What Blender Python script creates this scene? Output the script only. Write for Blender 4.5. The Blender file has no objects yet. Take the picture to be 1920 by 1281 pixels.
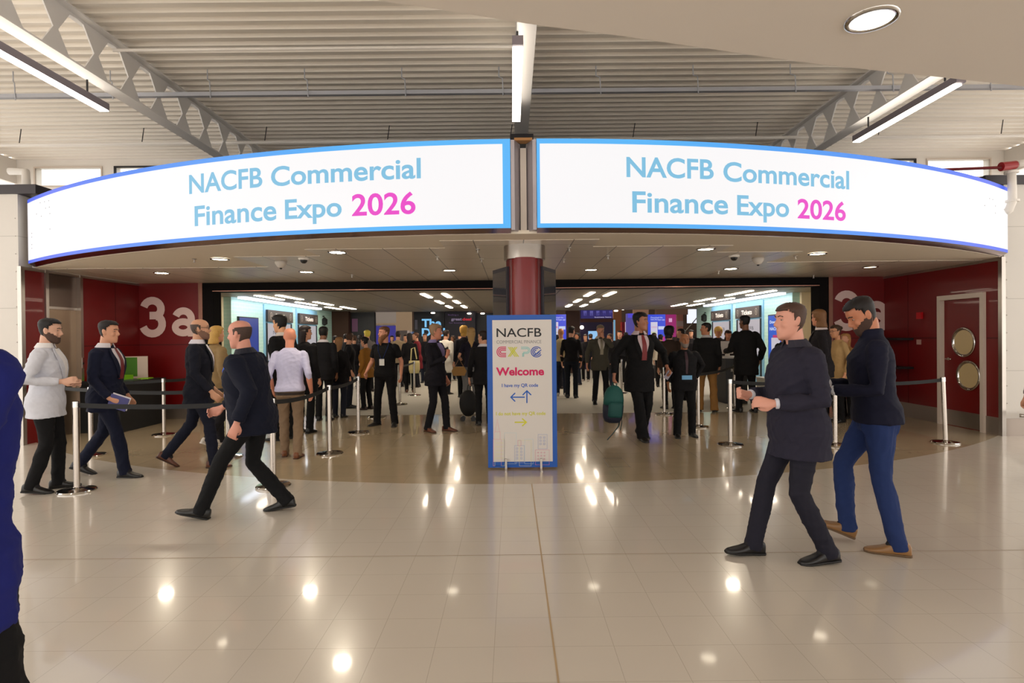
import bpy, bmesh, math, random
from mathutils import Vector, Matrix, noise
from math import sin, cos, pi, radians, sqrt, atan2, asin
random.seed(7)
scene = bpy.context.scene
C = scene.collection

# ---------------------------------------------------------------- camera
F = 1080.0          # focal length in pixels of a 1920 px wide frame
EYE = 1.58
HOR = 633.0
ROLL = 0.0095
cam_d = bpy.data.cameras.new('camera')
cam_d.sensor_width = 36.0
cam_d.lens = F / 1920 * 36.0
cam_d.clip_start = 0.05
cam_d.clip_end = 300
cam = bpy.data.objects.new('camera', cam_d)
C.objects.link(cam)
pitch = math.atan((HOR - 640.5) / F)
cam.matrix_world = Matrix.Translation((0, 0, EYE)) @ Matrix.Rotation(pi/2 + pitch, 4, 'X') @ Matrix.Rotation(-ROLL, 4, 'Z')
scene.camera = cam

# ---------------------------------------------------------------- light and exposure
w = bpy.data.worlds.new('world'); scene.world = w; w.use_nodes = True
bg = w.node_tree.nodes['Background']
bg.inputs[0].default_value = (1.0, 0.955, 0.90, 1)
bg.inputs[1].default_value = 2.75
scene.view_settings.view_transform = 'Standard'
scene.view_settings.look = 'None'
scene.view_settings.gamma = 1
scene.view_settings.exposure = 0.0
scene.view_settings.use_curve_mapping = False
LAMP = 22.0         # downlight glow
TUBE = 16.0         # linear lamps

# ---------------------------------------------------------------- pixel helpers (1920 x 1281 frame)
def unroll(px, py):
    u, v = px - 960.0, HOR - py
    return u * cos(ROLL) + v * sin(ROLL), -u * sin(ROLL) + v * cos(ROLL)
def at(px, py, Y):
    u, v = unroll(px, py)
    return Vector((u / F * Y, Y, EYE + v / F * Y))
def on_z(px, py, z):
    u, v = unroll(px, py)
    Y = F * (z - EYE) / v
    return Vector((u / F * Y, Y, z))
def on_x(px, py, X):
    u, v = unroll(px, py)
    Y = F * X / u
    return Vector((X, Y, EYE + v / F * Y))

# ---------------------------------------------------------------- materials
def lin(c):
    c = c / 255.0
    return c / 12.92 if c <= 0.04045 else ((c + 0.055) / 1.055) ** 2.4
def rgb(c): return (lin(c[0]), lin(c[1]), lin(c[2]), 1.0)
_m = {}
def mat(col, rough=0.5, metal=0.0, emit=0.0, name=None, coat=0.0, spec=0.5, grain=0.0, gscale=60.0, bump=0.0, alpha=1.0, trans=0.0):
    key = (tuple(col), rough, metal, emit, coat, spec, grain, gscale, bump, alpha, trans)
    if key in _m: return _m[key]
    m = bpy.data.materials.new(name or 'material_%d' % len(_m)); m.use_nodes = True
    nt = m.node_tree; b = nt.nodes['Principled BSDF']
    b.inputs['Base Color'].default_value = rgb(col)
    b.inputs['Roughness'].default_value = rough
    b.inputs['Metallic'].default_value = metal
    b.inputs['Specular IOR Level'].default_value = spec
    b.inputs['Coat Weight'].default_value = coat
    if trans: b.inputs['Transmission Weight'].default_value = trans
    if emit:
        b.inputs['Emission Color'].default_value = rgb(col)
        b.inputs['Emission Strength'].default_value = emit
        b.inputs['Base Color'].default_value = (0.02, 0.02, 0.02, 1)
    if grain or bump:
        tc = nt.nodes.new('ShaderNodeTexCoord')
        n = nt.nodes.new('ShaderNodeTexNoise'); n.inputs['Scale'].default_value = gscale
        n.inputs['Detail'].default_value = 3
        nt.links.new(tc.outputs['Object'], n.inputs['Vector'])
        if grain:
            mx = nt.nodes.new('ShaderNodeMix'); mx.data_type = 'RGBA'
            c = rgb(col)
            mx.inputs[6].default_value = tuple(x * (1 - grain) for x in c[:3]) + (1,)
            mx.inputs[7].default_value = tuple(min(1, x * (1 + grain)) for x in c[:3]) + (1,)
            nt.links.new(n.outputs['Fac'], mx.inputs[0]); nt.links.new(mx.outputs[2], b.inputs['Base Color'])
        if bump:
            bp = nt.nodes.new('ShaderNodeBump'); bp.inputs['Strength'].default_value = bump; bp.inputs['Distance'].default_value = 0.01
            nt.links.new(n.outputs['Fac'], bp.inputs['Height']); nt.links.new(bp.outputs['Normal'], b.inputs['Normal'])
    _m[key] = m
    return m
def grid_mat(name, col, line, sx, sy, lw, rough, axes='xy', coat=0.0, grain=0.06, mortar_mix=1.0, off=(0, 0), gs=3.0, spec=0.5, metal=0.0, offset=0.0, bumpd=0.0):
    """surface divided by a grid of thin joints, world aligned"""
    m = bpy.data.materials.new(name); m.use_nodes = True
    nt = m.node_tree; b = nt.nodes['Principled BSDF']; N = nt.nodes; L = nt.links
    tc = N.new('ShaderNodeTexCoord'); sp = N.new('ShaderNodeSeparateXYZ'); L.new(tc.outputs['Object'], sp.inputs[0])
    cb = N.new('ShaderNodeCombineXYZ')
    idx = {'x': 0, 'y': 1, 'z': 2}
    for k in range(2):
        ad = N.new('ShaderNodeMath'); ad.operation = 'ADD'; ad.inputs[1].default_value = off[k] + 1000 * (sx, sy)[k]
        L.new(sp.outputs[idx[axes[k]]], ad.inputs[0]); L.new(ad.outputs[0], cb.inputs[k])
    br = N.new('ShaderNodeTexBrick'); br.offset = offset; br.squash = 1.0
    br.inputs['Scale'].default_value = 1.0; br.inputs['Brick Width'].default_value = sx; br.inputs['Row Height'].default_value = sy
    br.inputs['Mortar Size'].default_value = lw; br.inputs['Mortar Smooth'].default_value = 0.15
    L.new(cb.outputs[0], br.inputs['Vector'])
    c = rgb(col)
    br.inputs['Color1'].default_value = tuple(x * (1 - grain * .4) for x in c[:3]) + (1,)
    br.inputs['Color2'].default_value = tuple(min(1, x * (1 + grain * .4)) for x in c[:3]) + (1,)
    br.inputs['Mortar'].default_value = rgb(line)
    n = N.new('ShaderNodeTexNoise'); n.inputs['Scale'].default_value = gs; n.inputs['Detail'].default_value = 5
    L.new(tc.outputs['Object'], n.inputs['Vector'])
    mr = N.new('ShaderNodeMapRange'); mr.inputs['To Min'].default_value = 1 - grain; mr.inputs['To Max'].default_value = 1 + grain
    L.new(n.outputs['Fac'], mr.inputs['Value'])
    mu = N.new('ShaderNodeVectorMath'); mu.operation = 'SCALE'
    L.new(br.outputs['Color'], mu.inputs[0]); L.new(mr.outputs[0], mu.inputs['Scale']); L.new(mu.outputs[0], b.inputs['Base Color'])
    b.inputs['Roughness'].default_value = rough; b.inputs['Coat Weight'].default_value = coat; b.inputs['Coat Roughness'].default_value = 0.06
    b.inputs['Specular IOR Level'].default_value = spec; b.inputs['Metallic'].default_value = metal
    if bumpd:
        bp = N.new('ShaderNodeBump'); bp.inputs['Strength'].default_value = 0.5; bp.inputs['Distance'].default_value = bumpd; bp.invert = True
        L.new(br.outputs['Fac'], bp.inputs['Height']); L.new(bp.outputs['Normal'], b.inputs['Normal'])
    return m

M_white = mat((232, 226, 218), 0.55, grain=0.02, gscale=4)
M_steel = mat((176, 168, 160), 0.28, 1.0, grain=0.08, gscale=5)
M_chrome = mat((205, 202, 198), 0.12, 1.0)
M_black = mat((16, 15, 17), 0.45)
M_dark = mat((34, 31, 33), 0.5)
M_red = mat((112, 1, 3), 0.4, coat=0.08, grain=0.03, gscale=3, name='red_panel')
M_glow = mat((255, 244, 224), 0.5, emit=LAMP)
M_tube = mat((255, 243, 226), 0.5, emit=TUBE)
M_belt = mat((12, 12, 14), 0.7)

# ---------------------------------------------------------------- mesh helpers
class Geo:
    def __init__(s): s.v = []; s.f = []
    def add(s, vs, fs):
        n = len(s.v); s.v += [tuple(p) for p in vs]; s.f += [tuple(i + n for i in f) for f in fs]; return s
    def box(s, x0, x1, y0, y1, z0, z1, M=None):
        vs = [Vector(p) for p in ((x0,y0,z0),(x1,y0,z0),(x1,y1,z0),(x0,y1,z0),(x0,y0,z1),(x1,y0,z1),(x1,y1,z1),(x0,y1,z1))]
        if M: vs = [M @ p for p in vs]
        return s.add(vs, [(0,3,2,1),(4,5,6,7),(0,1,5,4),(1,2,6,5),(2,3,7,6),(3,0,4,7)])
    def loft(s, rings, cap=True, closed=True):
        n = len(rings[0]); vs = [p for r in rings for p in r]; fs = []
        for i in range(len(rings) - 1):
            for j in range(n if closed else n - 1):
                a = i*n + j; b = i*n + (j+1) % n
                fs.append((a, b, b + n, a + n))
        if cap:
            fs.append(tuple(reversed(range(n)))); fs.append(tuple((len(rings)-1)*n + j for j in range(n)))
        return s.add(vs, fs)
    def tube(s, pts, r, N=10, ref=None, round_ends=False, cap=True):
        pts = [Vector(p) for p in pts]; k = len(pts)
        rr = [(q, q) if not isinstance(q, (tuple, list)) else q for q in (r if isinstance(r, (list, tuple)) and len(r) == k and not (k == 2 and False) else [r]*k)]
        tang = [(pts[min(i+1, k-1)] - pts[max(i-1, 0)]).normalized() for i in range(k)]
        t0 = tang[0]; ref = Vector(ref) if ref else (Vector((0,0,1)) if abs(t0.z) < .9 else Vector((1,0,0)))
        rings = []; a = (ref - t0*ref.dot(t0)).normalized()
        for i in range(k):
            t = tang[i]; a = (a - t*a.dot(t)).normalized(); b = t.cross(a)
            mk = lambda c, m: [c + a*cos(2*pi*j/N)*rr[i][0]*m + b*sin(2*pi*j/N)*rr[i][1]*m for j in range(N)]
            R = max(rr[i])
            if round_ends and i == 0: rings += [mk(pts[0] - t*R*.9, .3), mk(pts[0] - t*R*.6, .78)]
            rings.append(mk(pts[i], 1))
            if round_ends and i == k-1: rings += [mk(pts[i] + t*R*.6, .78), mk(pts[i] + t*R*.9, .3)]
        return s.loft(rings, cap)
    def lathe(s, prof, c=(0,0,0), N=32):
        c = Vector(c); rings = [[c + Vector((r*cos(2*pi*j/N), r*sin(2*pi*j/N), z)) for j in range(N)] for r, z in prof]
        return s.loft(rings)
    def ell(s, c, r, M=None, N=12, K=8):
        c = Vector(c); rings = []
        for i in range(1, K):
            th = pi*i/K
            rg = []
            for j in range(N):
                p = Vector((r[0]*sin(th)*cos(2*pi*j/N), r[1]*sin(th)*sin(2*pi*j/N), -r[2]*cos(th)))
                rg.append(c + (M @ p if M else p))
            rings.append(rg)
        return s.loft(rings)
    def prism(s, poly, z0, z1):
        n = len(poly); return s.add([(p[0], p[1], z0) for p in poly] + [(p[0], p[1], z1) for p in poly],
            [tuple(reversed(range(n))), tuple(range(n, 2*n))] + [(i, (i+1) % n, n + (i+1) % n, n + i) for i in range(n)])
    def stroke(s, pts, wd, fn=lambda a, b: Vector((a, 0, b)), closed=False):
        """flat ribbon through 2-D points, mapped by fn"""
        k = len(pts); P = [Vector(p) for p in pts]; L = []; R = []
        for i in range(k):
            p0 = P[(i-1) % k] if closed or i else P[0]; p1 = P[(i+1) % k] if closed or i < k-1 else P[-1]
            a = (P[i]-p0); b = (p1-P[i]); a = a.normalized() if a.length > 1e-9 else b.normalized(); b = b.normalized() if b.length > 1e-9 else a
            t = (a + b); t = t.normalized() if t.length > 1e-6 else a
            m = 1 / max(.4, sqrt(max(0.0, (1 + a.dot(b)) / 2)))
            nrm = Vector((-t.y, t.x)) * wd/2*m
            L.append(fn(*(P[i]+nrm))); R.append(fn(*(P[i]-nrm)))
        q = k if closed else k-1
        return s.add(L+R, [(i, (i+1) % k, k+(i+1) % k, k+i) for i in range(q)])
    def mesh(s, name='mesh'):
        me = bpy.data.meshes.new(name); me.from_pydata(s.v, [], s.f); me.update(); return me
def link(name, me, m, parent=None, smooth=False, loc=None):
    o = bpy.data.objects.new(name, me); C.objects.link(o)
    if m and not me.materials: me.materials.append(m)
    if smooth: me.polygons.foreach_set('use_smooth', [True]*len(me.polygons))
    if parent: o.parent = parent
    if loc: o.location = loc
    return o
def obj(name, g, m, parent=None, smooth=False, loc=None, sharp=None):
    me = g.mesh(name)
    bm = bmesh.new(); bm.from_mesh(me); bmesh.ops.recalc_face_normals(bm, faces=bm.faces[:]); bm.to_mesh(me); bm.free()
    o = link(name, me, m, parent, smooth, loc)
    if sharp is not None:
        me.polygons.foreach_set('use_smooth', [True]*len(me.polygons)); me.set_sharp_from_angle(angle=radians(sharp))
    return o
def bevel(o, w, seg=2):
    b = o.modifiers.new('bevel', 'BEVEL'); b.width = w; b.segments = seg; b.limit_method = 'ANGLE'; return o
def thing(name, label, cat, loc=(0,0,0), rz=0, group=None):
    o = bpy.data.objects.new(name, None); C.objects.link(o); o.location = loc; o.rotation_euler = (0,0,rz)
    o.empty_display_size = .1
    return tag(o, label, cat, group)
def tag(o, label, cat, group=None, kind=None):
    o['label'] = label; o['category'] = cat
    if group: o['group'] = group
    if kind: o['kind'] = kind
    return o
def struct(name, g, m, label=None, parent=None, **k):
    o = obj(name, g, m, parent, **k)
    if not parent:
        o['kind'] = 'structure'
        if label: o['label'] = label
    return o
_tx = {}
def text_geo(s, spacing=1.0, fat=0.0):
    key = (s, spacing, fat)
    if key in _tx: return _tx[key]
    cu = bpy.data.curves.new('text', 'FONT'); cu.body = s; cu.resolution_u = 5; cu.space_character = spacing; cu.offset = fat
    o = bpy.data.objects.new('text', cu); C.objects.link(o)
    bpy.context.view_layer.update()
    me = bpy.data.meshes.new_from_object(o.evaluated_get(bpy.context.evaluated_depsgraph_get()))
    vs = [v.co.copy() for v in me.vertices]; fs = [tuple(p.vertices) for p in me.polygons]
    bpy.data.objects.remove(o); bpy.data.curves.remove(cu); bpy.data.meshes.remove(me)
    x0 = min(v.x for v in vs); x1 = max(v.x for v in vs)
    _tx[key] = ([Vector(((v.x-x0)/(x1-x0), v.y)) for v in vs], fs)
    return _tx[key]
def text_on(g, s, a0, a1, base, cap, fn, bold=0.0, spacing=1.0):
    """write s between a0 and a1 with cap height cap; fn(a, z) -> point"""
    vs, fs = text_geo(s, spacing, min(.035, bold/cap*.7) if bold else 0.0)
    g.add([fn(a0 + (a1-a0)*v.x, base + v.y*cap/0.729) for v in vs], fs)
    return g

# ================================================================ THE SETTING
ZC = 2.74           # canopy soffit
WX = 7.5            # recess side walls
YW = 8.8            # front face of the white walls
YO = 11.6           # plane of the hall opening
SC = (0.15, 19.0, 12.65)     # sign arc: centre x, y, radius
FC = (0.1, 17.75, 11.55)     # floor arc
def arc(cx, cy, R, X, dr=0.0): return cy - sqrt((R+dr)**2 - (X-cx)**2)
def arc_x(px, py0=350):
    """x on the sign arc under image column px"""
    u, _ = unroll(px, py0); lo, hi = 4.0, 12.0
    for _i in range(60):
        Y = (lo+hi)/2
        X = u/F*Y
        if Y < arc(*SC, max(-12, min(12, X))): lo = Y
        else: hi = Y
    return u/F*lo, lo

# floors
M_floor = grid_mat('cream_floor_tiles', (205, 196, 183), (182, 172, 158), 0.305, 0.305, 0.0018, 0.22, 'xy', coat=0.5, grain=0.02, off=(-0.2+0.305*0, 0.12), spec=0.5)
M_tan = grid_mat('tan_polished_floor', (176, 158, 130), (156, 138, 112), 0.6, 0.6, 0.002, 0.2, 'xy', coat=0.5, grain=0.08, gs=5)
M_carpet = mat((172, 166, 154), 0.9, grain=0.06, gscale=40)
xs = [-7.5 + 15*i/60 for i in range(61)]
g = Geo(); pts = [(x, arc(*FC, x)) for x in xs]
n = len(pts)
for i in range(n-1):
    g.add([(pts[i][0], -8, 0), (pts[i+1][0], -8, 0), (pts[i+1][0], pts[i+1][1], 0), (pts[i][0], pts[i][1], 0)], [(0,1,2,3)])
g.add([(-16,-8,0),(-7.5,-8,0),(-7.5,9.4,0),(-16,9.4,0)], [(0,1,2,3)]); g.add([(7.5,-8,0),(16,-8,0),(16,9.4,0),(7.5,9.4,0)], [(0,1,2,3)])
fl = struct('floor', g, M_floor, 'glossy cream tiled floor of the concourse')
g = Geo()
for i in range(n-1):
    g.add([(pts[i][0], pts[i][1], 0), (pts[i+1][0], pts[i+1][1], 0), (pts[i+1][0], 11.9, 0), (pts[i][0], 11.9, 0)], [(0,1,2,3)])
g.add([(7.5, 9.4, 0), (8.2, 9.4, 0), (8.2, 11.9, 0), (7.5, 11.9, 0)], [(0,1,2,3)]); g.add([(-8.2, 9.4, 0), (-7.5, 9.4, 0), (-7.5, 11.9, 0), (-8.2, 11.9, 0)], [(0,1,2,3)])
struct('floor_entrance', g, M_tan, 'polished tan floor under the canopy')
g = Geo(); g.add([(-16, 11.9, 0), (16, 11.9, 0), (16, 60, 0), (-16, 60, 0)], [(0,1,2,3)])
struct('floor_hall', g, M_carpet, 'pale grey carpet inside the hall')
M_seam = mat((176, 150, 112), 0.4)
g = Geo().box(0.193, 0.203, -8, arc(*FC, .2), 0.0002, 0.0012)
struct('trim_1', g, M_seam, 'brass expansion joint running towards the entrance')
g = Geo().box(-16, 16, 4.17, 4.176, 0.0002, 0.0010)
struct('trim_2', g, mat((140, 122, 98), 0.5), 'dark cross joint in the cream floor')
g = Geo(); M_hat = mat((112, 98, 78), 0.45)
a = on_z(1130, 860, 0); b = on_z(1182, 876, 0)
for q in ((a.x, b.x, a.y-.004, a.y+.004), (b.x-.004, b.x+.004, b.y, a.y), (a.x, b.x, b.y-.004, b.y+.004), (a.x-.004, a.x+.004, b.y, a.y)):
    g.box(*q, 0.0003, 0.0015)
struct('trim_3', g, M_hat, 'small floor hatch outline in the tan floor')

# recess walls (red panels in frames)
M_base = mat((150, 138, 128), 0.35, 0.7)
M_joint = mat((70, 4, 8), 0.6)
def wall_boxes(name, m, boxes, label): 
    g = Geo()
    for b in boxes: g.box(*b)
    return struct(name, g, m, label)
# side walls: thin red panels, right one has a door opening 9.14..10.07
DY0, DY1, DZ = 9.14, 10.07, 2.2
wall_boxes('wall_right', M_red, [(WX, WX+.12, YW+.05, DY0, .27, ZC), (WX, WX+.12, DY1, YO, .27, ZC), (WX, WX+.12, DY0, DY1, DZ, ZC)], 'red panelled wall with the porthole door')
EY0, EY1 = 9.25, 10.05
wall_boxes('wall_left', M_red, [(-WX-.12, -WX, YW+.05, EY0, 0, ZC), (-WX-.12, -WX, EY1, YO, .27, ZC)], 'red panelled wall beside the lift')
wall_boxes('wall_back_left', M_red, [(-WX, -6.26, YO, YO+.15, .27, ZC)], 'red wall with the left 3a')
wall_boxes('wall_back_right', M_red, [(6.42, WX, YO, YO+.15, .27, ZC)], 'red wall with the right 3a')
wall_boxes('baseboard_right', M_base, [(WX-.01, WX+.12, YW+.05, DY0, 0, .27), (WX-.01, WX+.12, DY1, YO, 0, .27)], 'steel skirting')
wall_boxes('baseboard_left', M_base, [(-WX-.12, -WX+.01, EY1, YO, 0, .27)], 'steel skirting')
wall_boxes('baseboard_back', M_base, [(-WX, -6.26, YO-.01, YO+.15, 0, .27), (6.42, WX, YO-.01, YO+.15, 0, .27)], 'steel skirting')
zj = 1.50
g = Geo()
for sx in (-1, 1):
    x = sx*WX
    for y0, y1 in (((YW+.05, DY0-.05), (DY1+.05, YO)) if sx > 0 else ((EY1+.03, YO),)):
        g.box(x-.003, x+.003, y0, y1, zj-.008, zj+.008)
    g.box(x-.003, x+.003, 10.9, 10.91, .27, ZC)
    g.box(x + sx*.13, x + sx*.15, YW+.3, YO+.2, 0, ZC)  # unseen plate added behind the wall, blocks outside light at the door gap
g.box(-WX, -6.26, YO-.004, YO+.01, zj-.008, zj+.008); g.box(6.42, WX, YO-.004, YO+.01, zj-.008, zj+.008)
struct('trim_4', g, M_joint, 'dark joints between the red panels, with added unseen light-blocking plates behind')
g = Geo()   # steel corner trims
for sx in (-1, 1):
    g.box(sx*WX-.03, sx*WX+.03, YW-.02, YW+.05, 0, ZC)
    g.box(sx*WX-.02*(sx > 0), sx*WX+.02*(sx < 0), YW+.05, YO, ZC-.05, ZC)
struct('trim_5', g, M_steel, 'steel trims at the wall corners and top')
# door with portholes
M_frame = mat((214, 200, 186), 0.45)
g = Geo().box(WX-.05, WX+.12, DY0-.03, DY0+.04, 0, DZ+.03).box(WX-.05, WX+.12, DY1-.04, DY1+.03, 0, DZ+.03).box(WX-.05, WX+.12, DY0+.04, DY1-.04, DZ-.05, DZ+.03)
struct('door_1_frame', g, M_frame, 'cream frame of the red door')
g = Geo().box(WX+.03, WX+.075, DY0+.04, DY1-.04, .0, DZ-.05)
dr = struct('door_1', g, M_red, 'red door with two round windows')
for zc, yc in ((1.43, 9.60), (.88, 9.50)):
    g = Geo(); rings = []
    for r, x in ((.20, WX+.03), (.215, WX+.012), (.235, WX+.003), (.25, WX+.012), (.255, WX+.03), (.23, WX+.035)):
        rings.append([(x, yc + r*cos(2*pi*j/36), zc + r*sin(2*pi*j/36)) for j in range(36)])
    g.loft(rings, cap=False)
    struct('porthole_ring', g, M_chrome, parent=dr, smooth=True)
    g = Geo(); g.add([(WX+.027, yc + .21*cos(2*pi*j/36), zc + .21*sin(2*pi*j/36)) for j in range(36)], [tuple(range(36))])
    struct('porthole_pane', g, mat((206, 184, 138), 0.35, coat=.3), parent=dr)
g = Geo().box(WX+.024, WX+.03, DY0+.05, DY1-.05, .01, .27)
struct('kick_plate', g, M_steel, parent=dr)
hy = DY1-.13
g = Geo().tube([(WX+.03, hy, 1.14), (WX-.02, hy, 1.14), (WX-.025, hy-.02, 1.14), (WX-.025, hy-.13, 1.14)], [.011]*4, 8).lathe([(.024, -.003), (.024, .003)], (0, 0, 0))
for i in range(len(g.v)-64, len(g.v)):
    v = g.v[i]; g.v[i] = (WX+.027+v[2], hy + v[0], 1.14 + v[1])
struct('door_handle', g, M_chrome, parent=dr, smooth=True)
# lift
g = Geo().box(-WX-.10, -WX-.06, EY0+.06, EY1-.05, .0, 2.12)
lf = struct('door_2', g, mat((158, 138, 118), .3, .85, grain=.06, gscale=3), 'brushed steel lift door')
g = Geo().box(-WX-.058, -WX-.052, (EY0+EY1)/2-.004, (EY0+EY1)/2+.004, 0, 2.12)
g2 = Geo().box(-WX-.12, -WX+.03, EY0, EY0+.06, 0, ZC).box(-WX-.12, -WX+.03, EY1-.06, EY1, 0, ZC).box(-WX-.12, -WX-.03, EY0+.06, EY1-.06, 2.12, 2.16)
struct('door_2_frame', g2, M_steel, 'steel uprights of the lift')
g = Geo().box(-WX-.12, -WX-.04, EY0+.06, EY1-.06, 2.16, ZC)
struct('trim_6', g, mat((112, 98, 90), .3, .85), 'dark steel panel over the lift door')
g = Geo().box(-WX+.031, -WX+.04, EY1-.05, EY1-.01, 1.12, 1.3)
bt = obj('lift_button_panel', g, M_chrome); tag(bt, 'small steel call button panel on the lift frame', 'button panel')
g = Geo().lathe([(.018, 0), (.018, .004)], N=16); 
for i, v in enumerate(g.v): g.v[i] = (-WX+.04+v[2], EY1-.03+v[0], 1.2+v[1])
obj('button', g, M_black, bt)
# white walls either side
M_wallw = grid_mat('white_wall_panels', (208, 202, 194), (172, 166, 158), 1.2, 1.1, 0.004, 0.5, 'xz', grain=.02, off=(0.2, 0.1))
for sx, nm in ((-1, 'left'), (1, 'right')):
    a, b = sorted((sx*(WX+.02), sx*12.5))
    wall_boxes('wall_front_' + nm, M_wallw, [(a, b, YW, YW+.25, .0, 3.84)], 'white panelled wall')
    wall_boxes('trim_beam_' + nm, mat((52, 46, 50), .5), [(a - (sx > 0)*.3, b + (sx < 0)*.3, YW-.03, YW+.35, 3.84, 3.98)], 'dark steel beam over the white wall')
    wall_boxes('baseboard_front_' + nm, M_base, [(a, b, YW-.015, YW, 0, .27)], 'steel skirting')
    wall_boxes('wall_upper_side_' + nm, M_white, [(sx*10.4-.05, sx*10.4+.05, -2, 12.1, 4.9, 5.4)], 'white bulkhead under the roof')
    g = Geo()
    for k in range(12):
        g.ell((sx*(WX+.06), YW-.004, .5+.27*k), (.009, .006, .009), N=8, K=5)
    o = obj('wall_bolts', g, M_steel); o['kind'] = 'structure'; o['label'] = 'row of small bolts down the edge of the white wall'
# opening frame + header
M_hdr = mat((13, 9, 10), .75, spec=.15)
wall_boxes('trim_header', M_hdr, [(-6.26, 6.42, YO-.03, YO+.3, 2.56, ZC)], 'black header over the hall opening')
wall_boxes('trim_post_left', M_hdr, [(-6.2, -6.0, YO-.03, YO+.3, 0, 2.56)], 'black post of the hall opening')
wall_boxes('trim_post_right', M_hdr, [(6.18, 6.36, YO-.03, YO+.3, 0, 2.56)], 'black post of the hall opening')
M_bronze = mat((150, 108, 92), .25, .8)
g = Geo().box(-6.28, -6.2, YO-.05, YO+.02, 0, ZC).box(6.36, 6.44, YO-.05, YO+.02, 0, ZC).box(-6.0, 6.18, YO-.045, YO-.03, 2.56, 2.575)
struct('trim_7', g, M_bronze, 'bronze edge trim of the opening')
# 3a numerals
def glyphs(name, label, X0, X1, z0, cap):
    fn = lambda a, z: Vector((a, YO-.012, z))
    g = Geo()
    w3 = (X1-X0)
    # numeral 3 : ribbon strokes, same heavy rounded face as the wall graphic
    def ring3(cx, cz, rx, rz, a0, a1, k=14): return [(cx + rx*cos(radians(a0+(a1-a0)*i/k)), cz + rz*sin(radians(a0+(a1-a0)*i/k))) for i in range(k+1)]
    sw = cap*.19
    h = cap
    r1, r2 = h*.23, h*.245
    cx = X0 + h*.27
    top = ring3(cx, z0+h-sw/2-r1+.02, r1*.95, r1*.92, 165, -75)
    bot = ring3(cx, z0+sw/2+r2-.012, r2, r2, 75, -162)
    f1 = lambda a, z: Vector((a, YO-.013, z)); f2 = lambda a, z: Vector((a, YO-.0145, z))
    g.stroke(top, sw, fn); g.stroke(bot, sw, f1)
    mid = z0+h*.535
    g.stroke([(cx-h*.07, mid), (cx+h*.12, mid)], sw*1.0, f2)
    # letter a
    ah = h*.74; ax = X1 - h*.255
    ra = h*.2
    g.stroke(ring3(ax, z0+ah-sw/2-ra, ra, ra, 158, 0) + [(ax+ra, z0)], sw*.95, f1)
    g.stroke(ring3(ax-.01*h, z0+ah*.31+sw*.02, ra*.98, ah*.31-sw*.46, 20, 340, 22), sw*.9, fn)
    o = obj(name, g, mat((224, 196, 190), .5)); tag(o, label, 'wall lettering')
    return o
A = at(267, 632, YO); B = at(364, 632, YO)
glyphs('gate_lettering', 'large white 3a on the red wall left of the opening, beside the bald man', A.x, B.x, A.z, .80)
A = at(1567, 620, YO); B = at(1662, 620, YO)
glyphs('gate_lettering', 'large white 3a on the red wall right of the opening, behind the man in jeans', A.x, B.x, A.z, .80)

# canopy: soffit, tiles, top
M_plaster = mat((224, 212, 194), .6, grain=.02, gscale=3)
xs2 = [-7.45 + 14.95*i/60 for i in range(61)]
def soffit_edge(x):
    """front limit of the metal tiles: stepped"""
    d = abs(x - .1)
    return 6.85 if d < .95 else 7.4 if d < 2.75 else 8.0 if d < 3.95 else 9.15
g = Geo()
for i in range(60):
    x0, x1 = xs2[i], xs2[i+1]
    g.add([(x0, arc(*SC, x0, -.10), ZC), (x1, arc(*SC, x1, -.10), ZC), (x1, YO, ZC), (x0, YO, ZC),
           (x0, arc(*SC, x0, -.10), ZC+.04), (x1, arc(*SC, x1, -.10), ZC+.04), (x1, YO, ZC+.06), (x0, YO, ZC+.06)], [(0,3,2,1),(4,5,6,7),(0,1,5,4),(2,3,7,6)])
struct('ceiling_canopy', g, M_plaster, 'cream plaster soffit of the curved canopy')
M_ctile = grid_mat('metal_ceiling_tiles', (214, 202, 188), (84, 76, 70), .6, 1.2, .007, .3, 'xy', grain=.02, spec=.6, metal=.0, off=(.45, 0))
g = Geo(); xt = [-7.45, -3.85, -2.65, -.85, 1.05, 2.85, 4.05, 7.48]
for a, b in zip(xt[:-1], xt[1:]):
    g.box(a, b, soffit_edge((a+b)/2), YO-.03, ZC-.006, ZC+.01)
struct('ceiling_tiles', g, M_ctile, 'satin metal ceiling tiles under the canopy')
g = Geo()
for i in range(60):
    x0, x1 = xs2[i], xs2[i+1]
    g.add([(x0, arc(*SC, x0, -.25), 3.74), (x1, arc(*SC, x1, -.25), 3.74), (x1, 12.1, 3.74), (x0, 12.1, 3.74)], [(0,1,2,3)])
struct('ceiling_canopy_top', g, M_dark, 'dark top of the canopy, unseen, kept dark to darken the far roof')  # hidden from view; its dark colour cuts bounce onto the roof behind
wall_boxes('wall_over_opening', mat((120, 110, 106), .7), [(-12.5, 12.5, YO+.3, YO+.5, ZC, 4.3)], 'grey wall above the opening')

# high roof: corrugated deck running across
M_deck = mat((234, 226, 214), .42, grain=.03, gscale=2)
g = Geo(); ZR = 5.4; P = .19; prof = []
y = -6.0
while y < 12.1:
    prof += [(y, ZR), (y+.045, ZR), (y+.06, ZR+.042), (y+.172, ZR+.042)]; y += P
vs = []; 
for yy, zz in prof: vs += [(-10.4, yy, zz), (10.4, yy, zz)]
g.add(vs, [(2*i, 2*i+1, 2*i+3, 2*i+2) for i in range(len(prof)-1)])
g.box(-10.4, 10.4, -6, 12.1, ZR+.06, ZR+.08)
struct('ceiling', g, M_deck, 'corrugated white metal roof deck')
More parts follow.
